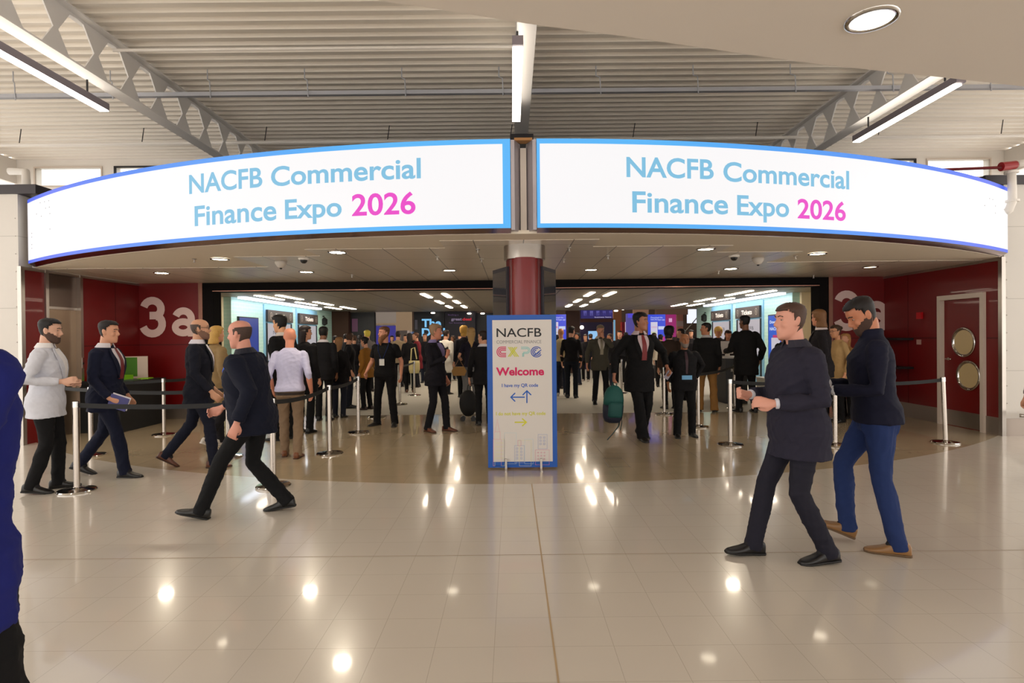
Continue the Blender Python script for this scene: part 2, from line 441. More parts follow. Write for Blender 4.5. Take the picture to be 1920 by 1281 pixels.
# upper back wall with window openings
Yb = 12.1
wl = [(-10.4, 4.3, ), ]
def zpx(px, py): return at(px, py, Yb).z
wins = [(at(66, 330, Yb).x, at(194, 330, Yb).x), (at(216, 330, Yb).x, -6.9), (7.0, at(1716, 320, Yb).x), (at(1735, 320, Yb).x, at(1856, 320, Yb).x)]
ZW0, ZW1 = 4.83, 5.25
g = Geo(); g.box(-10.4, 10.4, Yb, Yb+.2, ZW1, ZR+.06).box(-10.4, 10.4, Yb, Yb+.2, 4.0, ZW0)
ed = [-10.4] + [e for wn in wins for e in wn] + [10.4]
for i in range(0, len(ed), 2): g.box(ed[i], ed[i+1], Yb, Yb+.2, ZW0, ZW1)
struct('wall_back_upper', g, M_white, 'white wall below the roof with high windows')
M_glass = mat((245, 250, 252), .02, trans=1.0)
for i, (a, b) in enumerate(wins):
    g = Geo().box(a, b, Yb-.02, Yb+.03, ZW1-.03, ZW1).box(a, b, Yb-.02, Yb+.03, ZW0, ZW0+.03).box(a, a+.03, Yb-.02, Yb+.03, ZW0+.03, ZW1-.03).box(b-.03, b, Yb-.02, Yb+.03, ZW0+.03, ZW1-.03)
    wf = struct('window_%d' % (i+1), g, M_dark if i in (1, 2) else M_frame, 'high window under the roof')
    g = Geo().box(a+.03, b-.03, Yb, Yb+.006, ZW0+.03, ZW1-.03)
    struct('pane', g, M_glass, parent=wf)

# mall slab above the camera with curved edge
ZS = 3.35
edge = [on_z(x, y, ZS) for x, y in ((707, 3), (837, 22), (953, 41), (1013, 50), (1155, 68), (1271, 85), (1450, 111), (1548, 124), (1768, 147), (1920, 164))]
d0 = edge[1]-edge[0]
pre = [(-4.5, edge[0].y-2.3), (-3.0, edge[0].y-1.22), (-2.2, edge[0].y-.75), (-1.4, edge[0].y-.29)]
post = [(5.0, edge[-1].y+.16), (7.0, edge[-1].y+.22), (12, edge[-1].y+.1)]
poly = pre + [(p.x, p.y) for p in edge] + post
g = Geo(); K = len(poly)
for i in range(K-1):
    (x0, y0), (x1, y1) = poly[i], poly[i+1]
    g.add([(x0, y0, ZS), (x1, y1, ZS), (x1, -6, ZS), (x0, -6, ZS), (x0, y0, ZS+.35), (x1, y1, ZS+.35), (x1, -6, ZS+.35), (x0, -6, ZS+.35)], [(0,1,2,3), (4,7,6,5), (0,4,5,1), (2,6,7,3)])
struct('ceiling_slab', g, mat((228, 219, 209), .65, grain=.015, gscale=2), 'smooth cream ceiling with a curved edge over the concourse', sharp=30)

# ---------------------------------------------------------------- roof beams
M_beam = mat((236, 233, 230), .4)
def cellular_beam(name, X, y0, y1, label, web=True):
    z0, z1 = 4.73, 5.36; t = .02
    root = thing(name, label, 'roof beam', (X, 0, 0))
    obj('flange', Geo().box(-.1, .1, y0, y1, z0, z0+t), M_beam, root)
    obj('flange', Geo().box(-.1, .1, y0, y1, z1-t, z1), M_beam, root)
    # web with hexagonal cells: top and bottom teeth, touching at half height
    g = Geo(); p = .62; y = y0; zm = (z0+z1)/2; wn = .07
    while y < y1:
        ya, yb = y, y+p
        for zz, s in ((z0+t, 1), (z1-t, -1)):
            q = [(ya, zz), (yb, zz), (yb, zz + s*.025), (yb-.17*p, zz+s*.04), ((ya+yb)/2 + wn/2, zm), ((ya+yb)/2 - wn/2, zm), (ya+.17*p, zz+s*.04), (ya, zz+s*.025)]
            n = len(q); g.add([(-.008, a, b) for a, b in q] + [(.008, a, b) for a, b in q],
              [tuple(range(n)), tuple(reversed(range(n, 2*n)))] + [(i, n+i, n+(i+1) % n, (i+1) % n) for i in range(n)])
        y += p
    obj('web', g, M_beam, root)
    return root
cellular_beam('roof_beam', -5.0, -2, 12.05, 'white steel roof beam with hexagonal cut-outs, left side')
cellular_beam('roof_beam', .18, -2, 12.05, 'white steel roof beam above the middle of the sign')
cellular_beam('roof_beam', 5.25, -2, 12.05, 'white steel roof beam with hexagonal cut-outs, right side')
g = Geo().box(0, .36, 8.9, 9.1, 4.35, 4.72)
tag(obj('steel_bracket', g, M_dark), 'dark steel bracket under the middle roof beam', 'bracket')

# linear lamps
def linear_lamp(X, y0, y1, label):
    root = thing('linear_lamp', label, 'lamp', (X, y0, 4.46), 0, 'hanging linear lamps')
    L = y1-y0
    obj('housing', Geo().box(-.055, .055, -.0, L, .012, .10), mat((150, 142, 150), .4, .4), root)
    obj('diffuser', Geo().box(-.052, .052, .06, L-.01, 0, .012), M_tube, root)
    obj('added_uplight', Geo().box(-.045, .045, .06, L-.04, .10, .106), mat((255, 243, 226), .5, emit=6.0), root)  # glowing strip added on top to throw light up at the roof deck
    for yy in (.25, L-.3): obj('hanger', Geo().tube([(0, yy, .09), (0, yy, .27)], [.012]*2, 6), M_black, root)
    return root
linear_lamp(-5.08, 5.2, 7.25, 'linear lamp hanging under the left roof beam')
linear_lamp(.085, 5.7, 7.72, 'linear lamp hanging in the middle in front of the sign')
linear_lamp(5.2, 6.65, 8.68, 'linear lamp hanging under the right roof beam')

for xx in (-5.08, .085, 5.2):  # extra lamps out of view, put in to lift the roof brightness
    for yy in ((2.2, -.8, -3.8) if xx < 0 else (0.9, -2.1)): linear_lamp(xx, yy, yy+2.05, 'added unseen linear lamp behind the viewer that brightens the roof')
# cable tray, conduits
M_galv = mat((186, 188, 196), .45, .35)
g = Geo(); ty = 8.15
g.box(-10.3, 10.3, ty-.03, ty+.03, 5.02, 5.025).box(-10.3, 10.3, ty-.032, ty-.028, 5.02, 5.075).box(-10.3, 10.3, ty+.028, ty+.032, 5.02, 5.075)
tr = thing('cable_tray', 'galvanised cable tray running across below the roof', 'cable tray', (0, 0, 0)); obj('tray', g, M_galv, tr)
for k in range(-5, 7):
    X = .15 + k*1.37 - .3
    obj('tray_hanger', Geo().tube([(X, ty, 5.40), (X, ty, 5.27), (X+.0, ty-.0, 5.26), (X+.05, ty-.04, 5.22), (X+.06, ty-.04, 4.98)], [.008]*5, 6), M_galv, tr)
cd = thing('roof_conduit', 'white conduit running across above the far end of the sign', 'conduit'); obj('pipe', Geo().tube([(-10.3, 10.35, 5.12), (10.3, 10.35, 5.12)], [.03]*2, 8), M_white, cd)
for k in range(-4, 5): obj('clip', Geo().tube([(k*2.2, 10.35, 5.13), (k*2.2+.04, 10.35, 5.4)], [.008]*2, 5), M_dark, cd)
cd = thing('roof_conduit', 'thin white conduit running across in front of the cable tray', 'conduit'); obj('pipe', Geo().tube([(-4.9, 7.15, 5.18), (.1, 7.15, 5.18)], [.02]*2, 8), M_white, cd)
# pipes at right
pr = thing('sprinkler_pipe', 'white pipe with a red valve at the right above the white wall', 'pipe')
A = at(1895, 322, 8.55); B = at(1897, 378, 8.55); Cc = at(1884, 398, 8.6); D = at(1960, 296, 8.5)
obj('pipe', Geo().tube([A, (A+B)/2, B, B.lerp(Cc, .5)+Vector((.0, 0, -.05)), Cc], [.055]*5, 12), M_white, pr, smooth=True)
obj('flange_ring', Geo().tube([A + Vector((0,0,.0)), A - Vector((0,0,.03))], [.09]*2, 16), M_white, pr)
obj('flange_ring', Geo().tube([B + Vector((0,0,.02)), B - Vector((0,0,.01))], [.085]*2, 16), M_white, pr)
V0 = at(1889, 312, 8.5)
obj('valve', Geo().tube([V0 + Vector((-.11, 0, -.01)), V0 + Vector((.10, 0, .015))], [.066, .062], 14), mat((150, 14, 24), .35, coat=.3), pr, smooth=False)
obj('branch_pipe', Geo().tube([V0 + Vector((.12, 0, .02)), D], [.055]*2, 12), M_white, pr, smooth=True)
obj('red_pipe', Geo().tube([at(1740, 320, 8.9), V0 + Vector((-.1, 0, -.02))], [.022]*2, 8), mat((110, 18, 26), .4), pr)
tr2 = thing('duct_pipe', 'short pale pipe stub at the far left above the white wall', 'pipe')
obj('pipe', Geo().tube([at(20, 322, 9.5), at(50, 323, 9.5), Vector((at(52, 338, 9.3).x, 9.3, 3.99))], [.06]*3, 10), M_white, tr2, smooth=True)

# ---------------------------------------------------------------- LED sign
def sgn(a, z, d=0.0):
    """a = x on arc, z = height, d = distance in front of the screen"""
    cx, cy, R = SC; th = asin((a-cx)/R)
    return Vector((cx + (R+d)*sin(th), cy - (R+d)*cos(th), z))
ZB, ZT = 2.785, 3.765
def screen_mat():
    m = bpy.data.materials.new('screen_border'); m.use_nodes = True; nt = m.node_tree; b = nt.nodes['Principled BSDF']
    tc = nt.nodes.new('ShaderNodeTexCoord'); sp = nt.nodes.new('ShaderNodeSeparateXYZ'); nt.links.new(tc.outputs['Object'], sp.inputs[0])
    ab = nt.nodes.new('ShaderNodeMath'); ab.operation = 'ABSOLUTE'; nt.links.new(sp.outputs[0], ab.inputs[0])
    mr = nt.nodes.new('ShaderNodeMapRange'); mr.inputs['From Max'].default_value = 6.5; nt.links.new(ab.outputs[0], mr.inputs['Value'])
    cr = nt.nodes.new('ShaderNodeValToRGB'); cr.color_ramp.elements[0].position = .25; cr.color_ramp.elements[0].color = rgb((78, 178, 246)); cr.color_ramp.elements[1].color = rgb((52, 92, 232))
    nt.links.new(mr.outputs[0], cr.inputs[0]); nt.links.new(cr.outputs[0], b.inputs['Emission Color']); b.inputs['Emission Strength'].default_value = 1.0
    b.inputs['Base Color'].default_value = (.02, .02, .02, 1); b.inputs['Roughness'].default_value = .5
    return m
M_border = screen_mat()
M_screen = mat((248, 246, 247), .4, emit=.98)
M_cab = mat((150, 140, 144), .35, .7)
def led_sign(x0, x1, side, label):
    root = thing('led_sign', label, 'sign', (0, 0, 0))
    K = 48; xx = [x0 + (x1-x0)*i/K for i in range(K+1)]
    g = Geo()   # cabinet
    for i in range(K):
        a, b = xx[i], xx[i+1]
        q = [sgn(a, ZB-.0, 0), sgn(b, ZB, 0), sgn(b, ZB, -.28), sgn(a, ZB, -.28), sgn(a, ZT, 0), sgn(b, ZT, 0), sgn(b, ZT, -.28), sgn(a, ZT, -.28)]
        fs = [(0,3,2,1), (4,5,6,7), (0,1,5,4), (2,3,7,6)]
        if i == 0: fs.append((3,0,4,7))
        if i == K-1: fs.append((1,2,6,5))
        g.add(q, fs)
    obj('cabinet', g, M_cab, root)
    g = Geo()
    for i in range(K):
        a, b = xx[i], xx[i+1]
        g.add([sgn(a, ZB-.042, -.07), sgn(b, ZB-.042, -.07), sgn(b, ZB, 0), sgn(a, ZB, 0)], [(0,1,2,3)])
        g.add([sgn(a, ZB-.042, -.12), sgn(b, ZB-.042, -.12), sgn(b, ZB-.042, -.07), sgn(a, ZB-.042, -.07)], [(0,1,2,3)])
    obj('lower_trim', g, mat((150, 132, 136), .15, 1.0), root)
    bl, br = (.0, .085) if side < 0 else (.035, .0)
    bt, bb = .055, .048
    g = Geo(); gb = Geo()
    def strip(G, a, b, z0, z1, d):
        k = max(1, int((b-a)/.15)+1)
        for i in range(k):
            p, q = a+(b-a)*i/k, a+(b-a)*(i+1)/k
            G.add([sgn(p, z0, d), sgn(q, z0, d), sgn(q, z1, d), sgn(p, z1, d)], [(0,1,2,3)])
    strip(g, x0+bl, x1-br, ZB+bb, ZT-bt, .004)
    obj('screen', g, M_screen, root)
    strip(gb, x0, x1, ZB, ZB+bb, .004); strip(gb, x0, x1, ZT-bt, ZT, .004)
    if bl: strip(gb, x0, x0+bl, ZB+bb, ZT-bt, .004)
    if br: strip(gb, x1-br, x1, ZB+bb, ZT-bt, .004)
    obj('screen_border', gb, M_border, root)
    return root
L1 = led_sign(-7.42, 0.0, -1, 'left half of the long curved screen reading NACFB Commercial Finance Expo 2026')
L2 = led_sign(.29, 7.48, 1, 'right half of the long curved screen reading NACFB Commercial Finance Expo 2026')
M_tb = mat((124, 192, 226), .5, emit=.95); M_tp = mat((236, 60, 200), .5, emit=.95)
def sign_word(root, word, m, px0, px1, yt, yb, bold=.0065):
    a0, Y0 = arc_x(px0, yb); a1, _ = arc_x(px1, yb)
    zt = at(px0, yt, Y0).z; zb = at(px0, yb, Y0).z
    g = Geo(); text_on(g, word, a0, a1, zb, zt-zb, lambda a, z: sgn(a, z, .008), bold)
    obj('lettering', g, m, root)
for r, words in ((L1, (('NACFB', M_tb, 357, 494, 328, 364), ('Commercial', M_tb, 510, 790, 313, 350), ('Finance', M_tb, 367, 520, 386, 424), ('Expo', M_tb, 536, 642, 374, 411), ('2026', M_tp, 661, 780, 364, 405))),
                 (L2, (('NACFB', M_tb, 1174, 1337, 294, 332), ('Commercial', M_tb, 1355, 1590, 303, 340), ('Finance', M_tb, 1185, 1364, 358, 398), ('Expo', M_tb, 1381, 1478, 365, 403), ('2026', M_tp, 1494, 1584, 372, 409)))):
    for wd in words: sign_word(r, *wd)
g = Geo()   # dead pixels
for px, py in ((78, 381), (86, 379), (94, 377), (88, 391), (95, 389), (71, 402), (80, 406), (96, 401), (96, 430), (62, 438), (62, 445), (62, 459), (62, 466)):
    a, Y = arc_x(px, py); z = at(px, py, Y).z; d = .009
    g.add([sgn(a-d, z-d*.6, .007), sgn(a+d, z-d*.6, .007), sgn(a+d, z+d*.6, .007), sgn(a-d, z+d*.6, .007)], [(0,1,2,3)])
obj('dead_pixels', g, M_black, L1)
g = Geo()
for px, py in ((1853, 373), (1859, 375), (1844, 386), (1864, 387), (1864, 400)):
    a, Y = arc_x(px, py); z = at(px, py, Y).z; d = .009
    g.add([sgn(a-d, z-d*.6, .007), sgn(a+d, z-d*.6, .007), sgn(a+d, z+d*.6, .007), sgn(a-d, z+d*.6, .007)], [(0,1,2,3)])
obj('dead_pixels', g, M_black, L2)
# centre mullion between the screens
mu = thing('sign_mullion', 'silver mullion closing the gap between the two curved screens', 'mullion', (.145, 6.35, 0))
g = Geo()
for s in (-1, 1):
    q = [(s*.14, 0), (s*.10, .0), (s*.035, .16), (s*.035, .3), (s*.14, .3)]
    g.prism(q if s < 0 else q[::-1], ZB-.02, ZT-.01)
obj('return_panel', g, mat((172, 166, 172), .35, .6), mu)
obj('post', Geo().box(-.034, .034, .13, .3, ZB-.03, ZT-.06), mat((208, 196, 184), .5), mu)
obj('wood_block', Geo().prism([(-.1, .02), (.1, .02), (.03, .14), (-.03, .14)], ZT-.01, ZT+.02), mat((150, 104, 52), .6), mu)

# canopy downlights
def downlight(x, y, z, lit, label, r=.125):
    root = thing('downlight', label, 'ceiling light', (x, y, z), 0, 'recessed round ceiling lights')
    g = Geo(); g.loft([[(a*cos(2*pi*j/28), a*sin(2*pi*j/28), h) for j in range(28)] for a, h in ((r*.8, .0), (r*.82, -.012), (r, -.012), (r*1.03, 0))], cap=False)
    obj('rim', g, M_chrome, root, smooth=True)
    obj('diffuser', Geo().add([(r*.82*cos(2*pi*j/24), r*.82*sin(2*pi*j/24), -.006) for j in range(24)], [tuple(reversed(range(24)))]), mat((255, 240, 214), .5, emit=lit), root)
for (px, py, lit, lb) in ((304, 511, 190, 'above the left 3a'), (413, 485, 12, 'second from the left end, nearer the sign'), (575, 509, 190, 'below the left dome camera'), (633, 472, 190, 'brightest, near the sign left of the column'),
        (843, 506, 12, 'first left of the red column'), (1108, 505, 12, 'first right of the red column'), (1370, 503, 170, 'below the right dome camera'), (1323, 466, 12, 'near the sign right of the column'),
        (1532, 475, 12, 'near the sign above the man in the dark coat'), (1631, 500, 3, 'dim, above the right 3a')):
    p = on_z(px, py, ZC); downlight(p.x, p.y, ZC-.006, lit, 'round recessed canopy light ' + lb)
p = on_z(1632, 38, ZS); downlight(p.x, p.y, ZS, 9, 'large round downlight in the smooth ceiling at top right', .135)
k = 0
for yy in (.3, -2.2, -4.6):  # added lamp rows out of view, light for the foreground floor
    for xx in (-2.6, 0.2, 3.0, 5.8, 8.6):
        if yy > 0 and xx < -1.5: continue
        downlight(xx, yy, ZS, 9, 'added unseen downlight behind the viewer that brightens the concourse', .135); k += 1
# ceiling gadgets
for px, py, lb in ((570, 484, 'left'), (1376, 479, 'right')):
    p = on_z(px, py, ZC-.006); r = thing('dome_camera', 'black dome camera on the canopy ceiling, %s of the column' % lb, 'camera', p)
    obj('mount', Geo().lathe([(.075, 0), (.075, -.02), (.06, -.03)]), M_white, r, smooth=True); obj('dome', Geo().ell((0,0,-.03), (.05,.05,.05)), M_black, r, smooth=True)
for px, py, lb in ((527, 490, 'left'), (1421, 484, 'right')):
    p = on_z(px, py, ZC-.006); r = thing('smoke_detector', 'white dome detector on the canopy ceiling, %s of the column' % lb, 'detector', p)
    obj('housing', Geo().lathe([(.085, 0), (.08, -.04), (.05, -.085), (.02, -.1)]), mat((206, 198, 188), .5), r, smooth=True); obj('lens', Geo().ell((0,0,-.1), (.02,.02,.02)), M_black, r)
for px, py in ((1140, 480), (896, 468), (1067, 465), (820, 482), (1057, 487), (903, 486), (1491, 480), (365, 486), (1347, 509), (660, 516), (1525, 517)):
    p = on_z(px, py, ZC-.006); r = thing('sprinkler', 'small sprinkler head in the canopy ceiling', 'sprinkler', p, 0, 'sprinkler heads in the canopy ceiling')
    obj('head', Geo().lathe([(.03, 0), (.03, -.006), (.01, -.01), (.01, -.04), (.02, -.045), (.02, -.05)], N=12), M_steel, r)

# ---------------------------------------------------------------- column
col = thing('column', 'round red column with a steel collar and dark side screens', 'column', (.17, 7.33, 0))
g = Geo().lathe([(.165, 0), (.165, ZC-.15)], N=40); 
obj('core', Geo().lathe([(.235, 0), (.235, 2.56)], (0, .03, 0), 40), mat((84, 1, 5), .4), col, sharp=40)
obj('cover', Geo().lathe([(.165, 0), (.165, 2.565)], (0, -.12, 0), 40), mat((118, 2, 8), .38, coat=.1), col, sharp=40)
obj('collar', Geo().lathe([(.262, 2.56), (.262, ZC-.006)], (0, .0, 0), 48), M_steel, col, sharp=40)
for s in (-1, 1):
    R = Matrix.Translation((s*.215, -.05, 0)) @ Matrix.Rotation(s*radians(-24), 4, 'Z')
    obj('side_screen', Geo().box(-.035, .035, -.05, .42, .15, 2.47, R), mat((38, 36, 46), .35), col)
    obj('screen_glass', Geo().box(*( (.036, .04) if s > 0 else (-.04, -.036)), -.03, .40, .2, 2.42, R), mat((60, 60, 66), .05, coat=1.0), col)

# ---------------------------------------------------------------- welcome sign
ws = thing('welcome_sign', 'tall white welcome sign with a blue border standing before the column', 'sign', (.115, 6.9, 0))
WW, WH, zb0 = .83, 1.83, .02
M_blue = mat((14, 84, 176), .45); M_paper = mat((214, 208, 202), .6)
obj('panel', Geo().box(-WW/2, WW/2, 0, .03, zb0, zb0+WH), M_blue, ws)
obj('printed_face', Geo().box(-WW/2+.065, WW/2-.055, -.003, 0, zb0+.07, zb0+WH-.06), M_paper, ws)
def spx(px, py):   # pixel in the sign's front plane -> local x, z
    p = at(px, py, 6.9); return p.x-.115, p.z
fs_ = lambda a, z: Vector((a, -.0045, z))
def sgtext(s, px0, px1, yt, yb, m, bold=0.0, spacing=1.0):
    a0, zt = spx(px0, yt); a1, _ = spx(px1, yt); _, zb = spx(px0, yb)
    g = Geo(); text_on(g, s, a0, a1, zb, zt-zb, fs_, bold, spacing); obj('lettering', g, m, ws)
sgtext('NACFB', 931, 1015, 615, 632, mat((26, 28, 32), .6), .0012)
sgtext('COMMERCIAL FINANCE', 931, 1015, 638, 644.5, mat((140, 138, 136), .6))
sgtext('Welcome', 930, 1020, 689, 704, mat((206, 10, 90), .6), .0045)
sgtext('I have my QR code', 941, 1009, 719.5, 726, mat((50, 96, 186), .6), .0012)
sgtext('I do not have my QR code', 930, 1023, 772.5, 779, mat((206, 204, 50), .6), .0012)
def sstroke(P, wd, m):
    g = Geo(); q = [spx(*p) for p in P]; g.stroke(q, wd, fs_); return obj('printed_mark', g, m, ws)
def smark(name, strokes, wd, m, closed=False):
    g = Geo()
    for i_, P in enumerate(strokes): g.stroke([spx(*p) for p in P], wd, (lambda a, z, k=i_: Vector((a, -.0045-.0004*k, z))), closed)
    return obj(name, g, m, ws)
M_pk = mat((204, 40, 96), .6); M_yl = mat((206, 206, 66), .6); M_tl = mat((150, 200, 196), .6); M_bl = mat((46, 84, 170), .6)
def arcp(cx, cy, rx, ry, a0, a1, k=12): return [(cx+rx*cos(radians(a0+(a1-a0)*i/k)), cy-ry*sin(radians(a0+(a1-a0)*i/k))) for i in range(k+1)]
# E
smark('logo_letter', [[(949, 651+3*i)] + arcp(940+.5*i, 660, 8-2.6*i, 9-3*i, 90, 270, 10) + [(949, 669-3*i)] for i in range(3)] , .011, M_pk)
smark('logo_letter', [[(953+3.2*i, 651), (966+3.2*i, 669)] for i in range(3)] + [[(966+3.2*i, 651), (953+3.2*i, 669)] for i in range(2)], .011, M_yl)
smark('logo_letter', [[(977, 651+3*i), (987, 651+3*i)] + arcp(987, 657, 6.5-2.6*i, 6-2.4*i, 85, -85, 8) + [(980+2*i, 663-2.4*i), (980+2*i, 669)] for i in range(2)], .010, M_tl)
smark('logo_letter', [arcp(1006, 660, 10-3*i, 9.5-3*i, 40+25*i, 330+25*i, 18) for i in range(3)] + [[(1000, 668), (1015, 656)]], .011, M_bl)
M_ar = mat((20, 92, 186), .6)
smark('arrow', [[(984, 745), (958, 745)], [(966, 737), (958, 745), (966, 753)]], .014, M_ar)
smark('arrow', [[(988, 756), (988, 733)], [(980, 741), (988, 733), (996, 741)]], .014, M_ar)
smark('arrow', [[(965, 792), (987, 792)], [(979, 785), (987, 792), (979, 799)]], .014, mat((214, 210, 40), .6))
def rect(x0, y0, x1, y1): return [(x0, y0), (x1, y0), (x1, y1), (x0, y1)]
smark('skyline', [rect(925, 824, 940, 874), rect(927, 810, 938, 824), [(928, 810), (931, 796), (932.5, 786), (934, 796), (937, 810), (928, 810)]], .003, mat((226, 160, 176), .6), True)
smark('skyline', [rect(928, 824, 946, 874), rect(974, 826, 996, 874)] + [rect(931, 830+7*i, 943, 832+7*i) for i in range(5)], .003, mat((216, 214, 160), .6), True)
smark('skyline', [rect(946, 812, 968, 870), rect(984, 824, 1000, 870)], .003, mat((180, 206, 214), .6), True)
smark('skyline', [rect(965, 836, 983, 868), rect(1009, 815, 1026, 842)] + [rect(968+8*j, 840+6*i, 971+8*j, 843+6*i) for i in range(4) for j in range(2)] + [rect(1012+7*j, 819+6*i, 1015+7*j, 822+6*i) for i in range(3) for j in range(2)], .0035, mat((150, 164, 206), .6), True)
smark('skyline', [rect(1004, 844, 1030, 872), rect(971, 826, 977, 836)] + [rect(1008+6*j, 848+6*i, 1010+6*j, 850+6*i) for i in range(3) for j in range(3)], .003, mat((214, 130, 160), .6), True)
for x in (-.20, .22):
    g = Geo().box(x-.012, x+.012, -.16, .16, 0, .012).box(x-.012, x+.012, -.045, -.0045, .012, .13).box(x-.012, x+.012, .031, .06, .012, .13)
    obj('foot', g, M_steel, ws)

# ---------------------------------------------------------------- queue posts with belts
M_postm = mat((186, 176, 166), .22, 1.0)
def queue_post(px, py, label, H=.95, tilt=(0, 0)):
    p = on_z(px, py, 0)
    root = thing('queue_post', label, 'queue barrier', (p.x, p.y, 0), 0, 'chrome queue posts')
    obj('base', Geo().lathe([(.178, 0), (.18, .012), (.172, .022), (.10, .032), (.045, .042), (.035, .05)], N=40), M_chrome, root, sharp=35)
    T = Vector((tilt[0], tilt[1], H))
    obj('pole', Geo().tube([(0, 0, .04), T], [.029]*2, 20), M_postm, root, sharp=40)
    obj('belt_head', Geo().tube([T*.935, T], [.033]*2, 20), M_chrome, root, sharp=40)
    root['_t'] = 0
    return root, p, T
def belt(src, dst, sag=.02, z=None, end=None):
    root, p, T = src
    A = Vector((0, 0, 0)) + T*.955
    B = (Vector((dst[1].x, dst[1].y, 0)) + dst[2]*.955 if not isinstance(dst, Vector) else dst) - Vector((p.x, p.y, 0))
    d = (B-A); u = Vector((d.x, d.y, 0)).normalized(); A2 = A + u*.035; B2 = B - u*.035
    g = Geo(); K = 10; n = Vector((-u.y, u.x, 0))*.0012; h = .025
    rings = []
    for i in range(K+1):
        t = i/K; c = A2.lerp(B2, t) - Vector((0, 0, sag*4*t*(1-t)))
        rings.append([c-n-Vector((0,0,h)), c+n-Vector((0,0,h)), c+n+Vector((0,0,h)), c-n+Vector((0,0,h))])
    g.loft(rings); obj('belt', g, M_belt, root)
s1 = queue_post(143, 922, 'queue post nearest at the far left, before the man in the navy suit')
s2 = queue_post(307, 816, 'queue post left, before the red wall under the 3a')
s3 = queue_post(170, 855, 'queue post half hidden behind the man in the navy suit')
s4 = queue_post(428, 857, 'queue post behind the man in the dark jacket striding left')
s5 = queue_post(618, 852, 'queue post alone on the tan floor, left of the bearded man')
s6 = queue_post(672, 812, 'queue post behind and right of the lone one, below the mustard jacket')
s7 = queue_post(512, 913, 'queue post seen between the legs of the striding man')
s8 = queue_post(750, 759, 'queue post on the carpet right of the bearded man')
s9 = queue_post(777, 742, 'queue post on the carpet below the cream tote bag')
s16 = queue_post(706, 783, 'queue post between the legs of the bearded man')
s10 = queue_post(1370, 835, 'queue post right of the two guards, left of the man in the dark coat')
s11 = queue_post(1246, 777, 'queue post between the tall man and the bald man')
s12 = queue_post(1567, 836, 'queue post between the two men walking left')
s13 = queue_post(1774, 831, 'leaning queue post before the porthole door', tilt=(-.035, 0))
s14 = queue_post(1310, 801, 'queue post behind the bald man')
s15 = queue_post(1378, 766, 'queue post beside the black counter')
s17 = queue_post(1166, 738, 'far queue post left of the tall man')
belt(s1, s7, .03); belt(s3, s4, .04); belt(s7, s5, .04); belt(s5, s6, .03); belt(s8, s9, .01); belt(s10, s12, .03); belt(s12, s13, .04); belt(s14, s15, .03)
belt(s2, Vector((-WX+.02, 9.72, .9)), .03); belt(s2, Vector((-6.05, 11.45, .9)), .03); belt(s3, Vector((-WX+.05, 9.15, .9)), .02)

# ---------------------------------------------------------------- desk with leaflets at the left
dk = thing('leaflet_table', 'black table with leaflets against the left red wall', 'table', (-7.08, 10.45, 0))
obj('table_body', Geo().box(-.36, .33, -.55, .72, 0, .84), mat((10, 10, 12), .7), dk)
obj('table_top', Geo().box(-.38, .35, -.57, .74, .84, .87), mat((18, 18, 20), .5), dk)
M_green = mat((120, 186, 20), .5); M_green2 = mat((64, 120, 16), .5)
bx = thing('leaflet_box', 'open lime green leaflet box on the black table', 'box', (-7.21, 10.4, .87))
obj('tray', Geo().box(-.2, .2, -.25, .25, 0, .02).box(-.2, .2, -.25, -.235, .02, .09).box(-.2, .2, .235, .25, .02, .09).box(-.2, -.185, -.235, .235, .02, .09).box(.185, .2, -.235, .235, .02, .09), M_green, bx)
sg = thing('leaflet_stand', 'green and cream poster stand on the black table', 'poster', (-7.15, 10.95, .87), radians(8))
obj('board', Geo().box(-.3, .2, 0, .02, 0, .42), mat((206, 188, 176), .6), sg); obj('print', Geo().box(-.28, .02, -.004, 0, .04, .40), M_green2, sg)
for i, (dx, dy, m, lb) in enumerate(((-.02, -.42, mat((200, 190, 180), .6), 'white leaflet stack at the near edge of the black table'), (.24, -.1, mat((60, 80, 50), .6), 'dark green leaflet stack on the black table'), (.2, .35, mat((134, 180, 30), .6), 'lime green leaflet stack at the far edge of the black table'))):
    l = obj('leaflet_stack', Geo().box(-.09, .09, -.12, .12, 0, .02), m, loc=(-7.08+dx, 10.45+dy, .87)); l.rotation_euler = (0, 0, .1*i); tag(l, lb, 'leaflets', 'leaflets on the black table')
# low chrome rail at right
rl = thing('bumper_rail', 'low chrome rail on short legs along the right white wall', 'rail', (8.0, 8.55, 0))
obj('rail', Geo().tube([(-.47, 0, .35), (-.43, -.03, .35), (3, -.03, .35)], [.028]*3, 14), M_chrome, rl, smooth=True)
for x in (-.28, 1.2): obj('leg', Geo().tube([(x, -.03, 0), (x, -.03, .33)], [.024]*2, 12).lathe([(.06, 0), (.05, .012)], (x, -.03, 0), 16), M_chrome, rl, sharp=40)
# red wall clutter at right: shelf and socket
o = obj('wall_shelf', bx_ := Geo().box(WX-.32, WX-.004, 10.75, 11.5, 1.46, 1.50), M_black); tag(o, 'black shelf on the right red wall beyond the door', 'shelf')
o = obj('wall_shelf', Geo().box(WX-.32, WX-.004, 10.75, 11.5, .92, .96), M_black); tag(o, 'lower black shelf on the right red wall beyond the door', 'shelf')
o = obj('wall_socket', Geo().box(WX-.015, WX-.0045, 10.55, 10.66, 1.38, 1.47), mat((190, 150, 140), .5)); tag(o, 'pale square switch on the red wall left of the porthole door', 'switch')
o = obj('alarm_box', Geo().box(WX-.04, WX-.004, 10.5, 10.63, 1.85, 1.97), mat((190, 14, 26), .4)); tag(o, 'small bright red alarm box on the red wall', 'alarm')

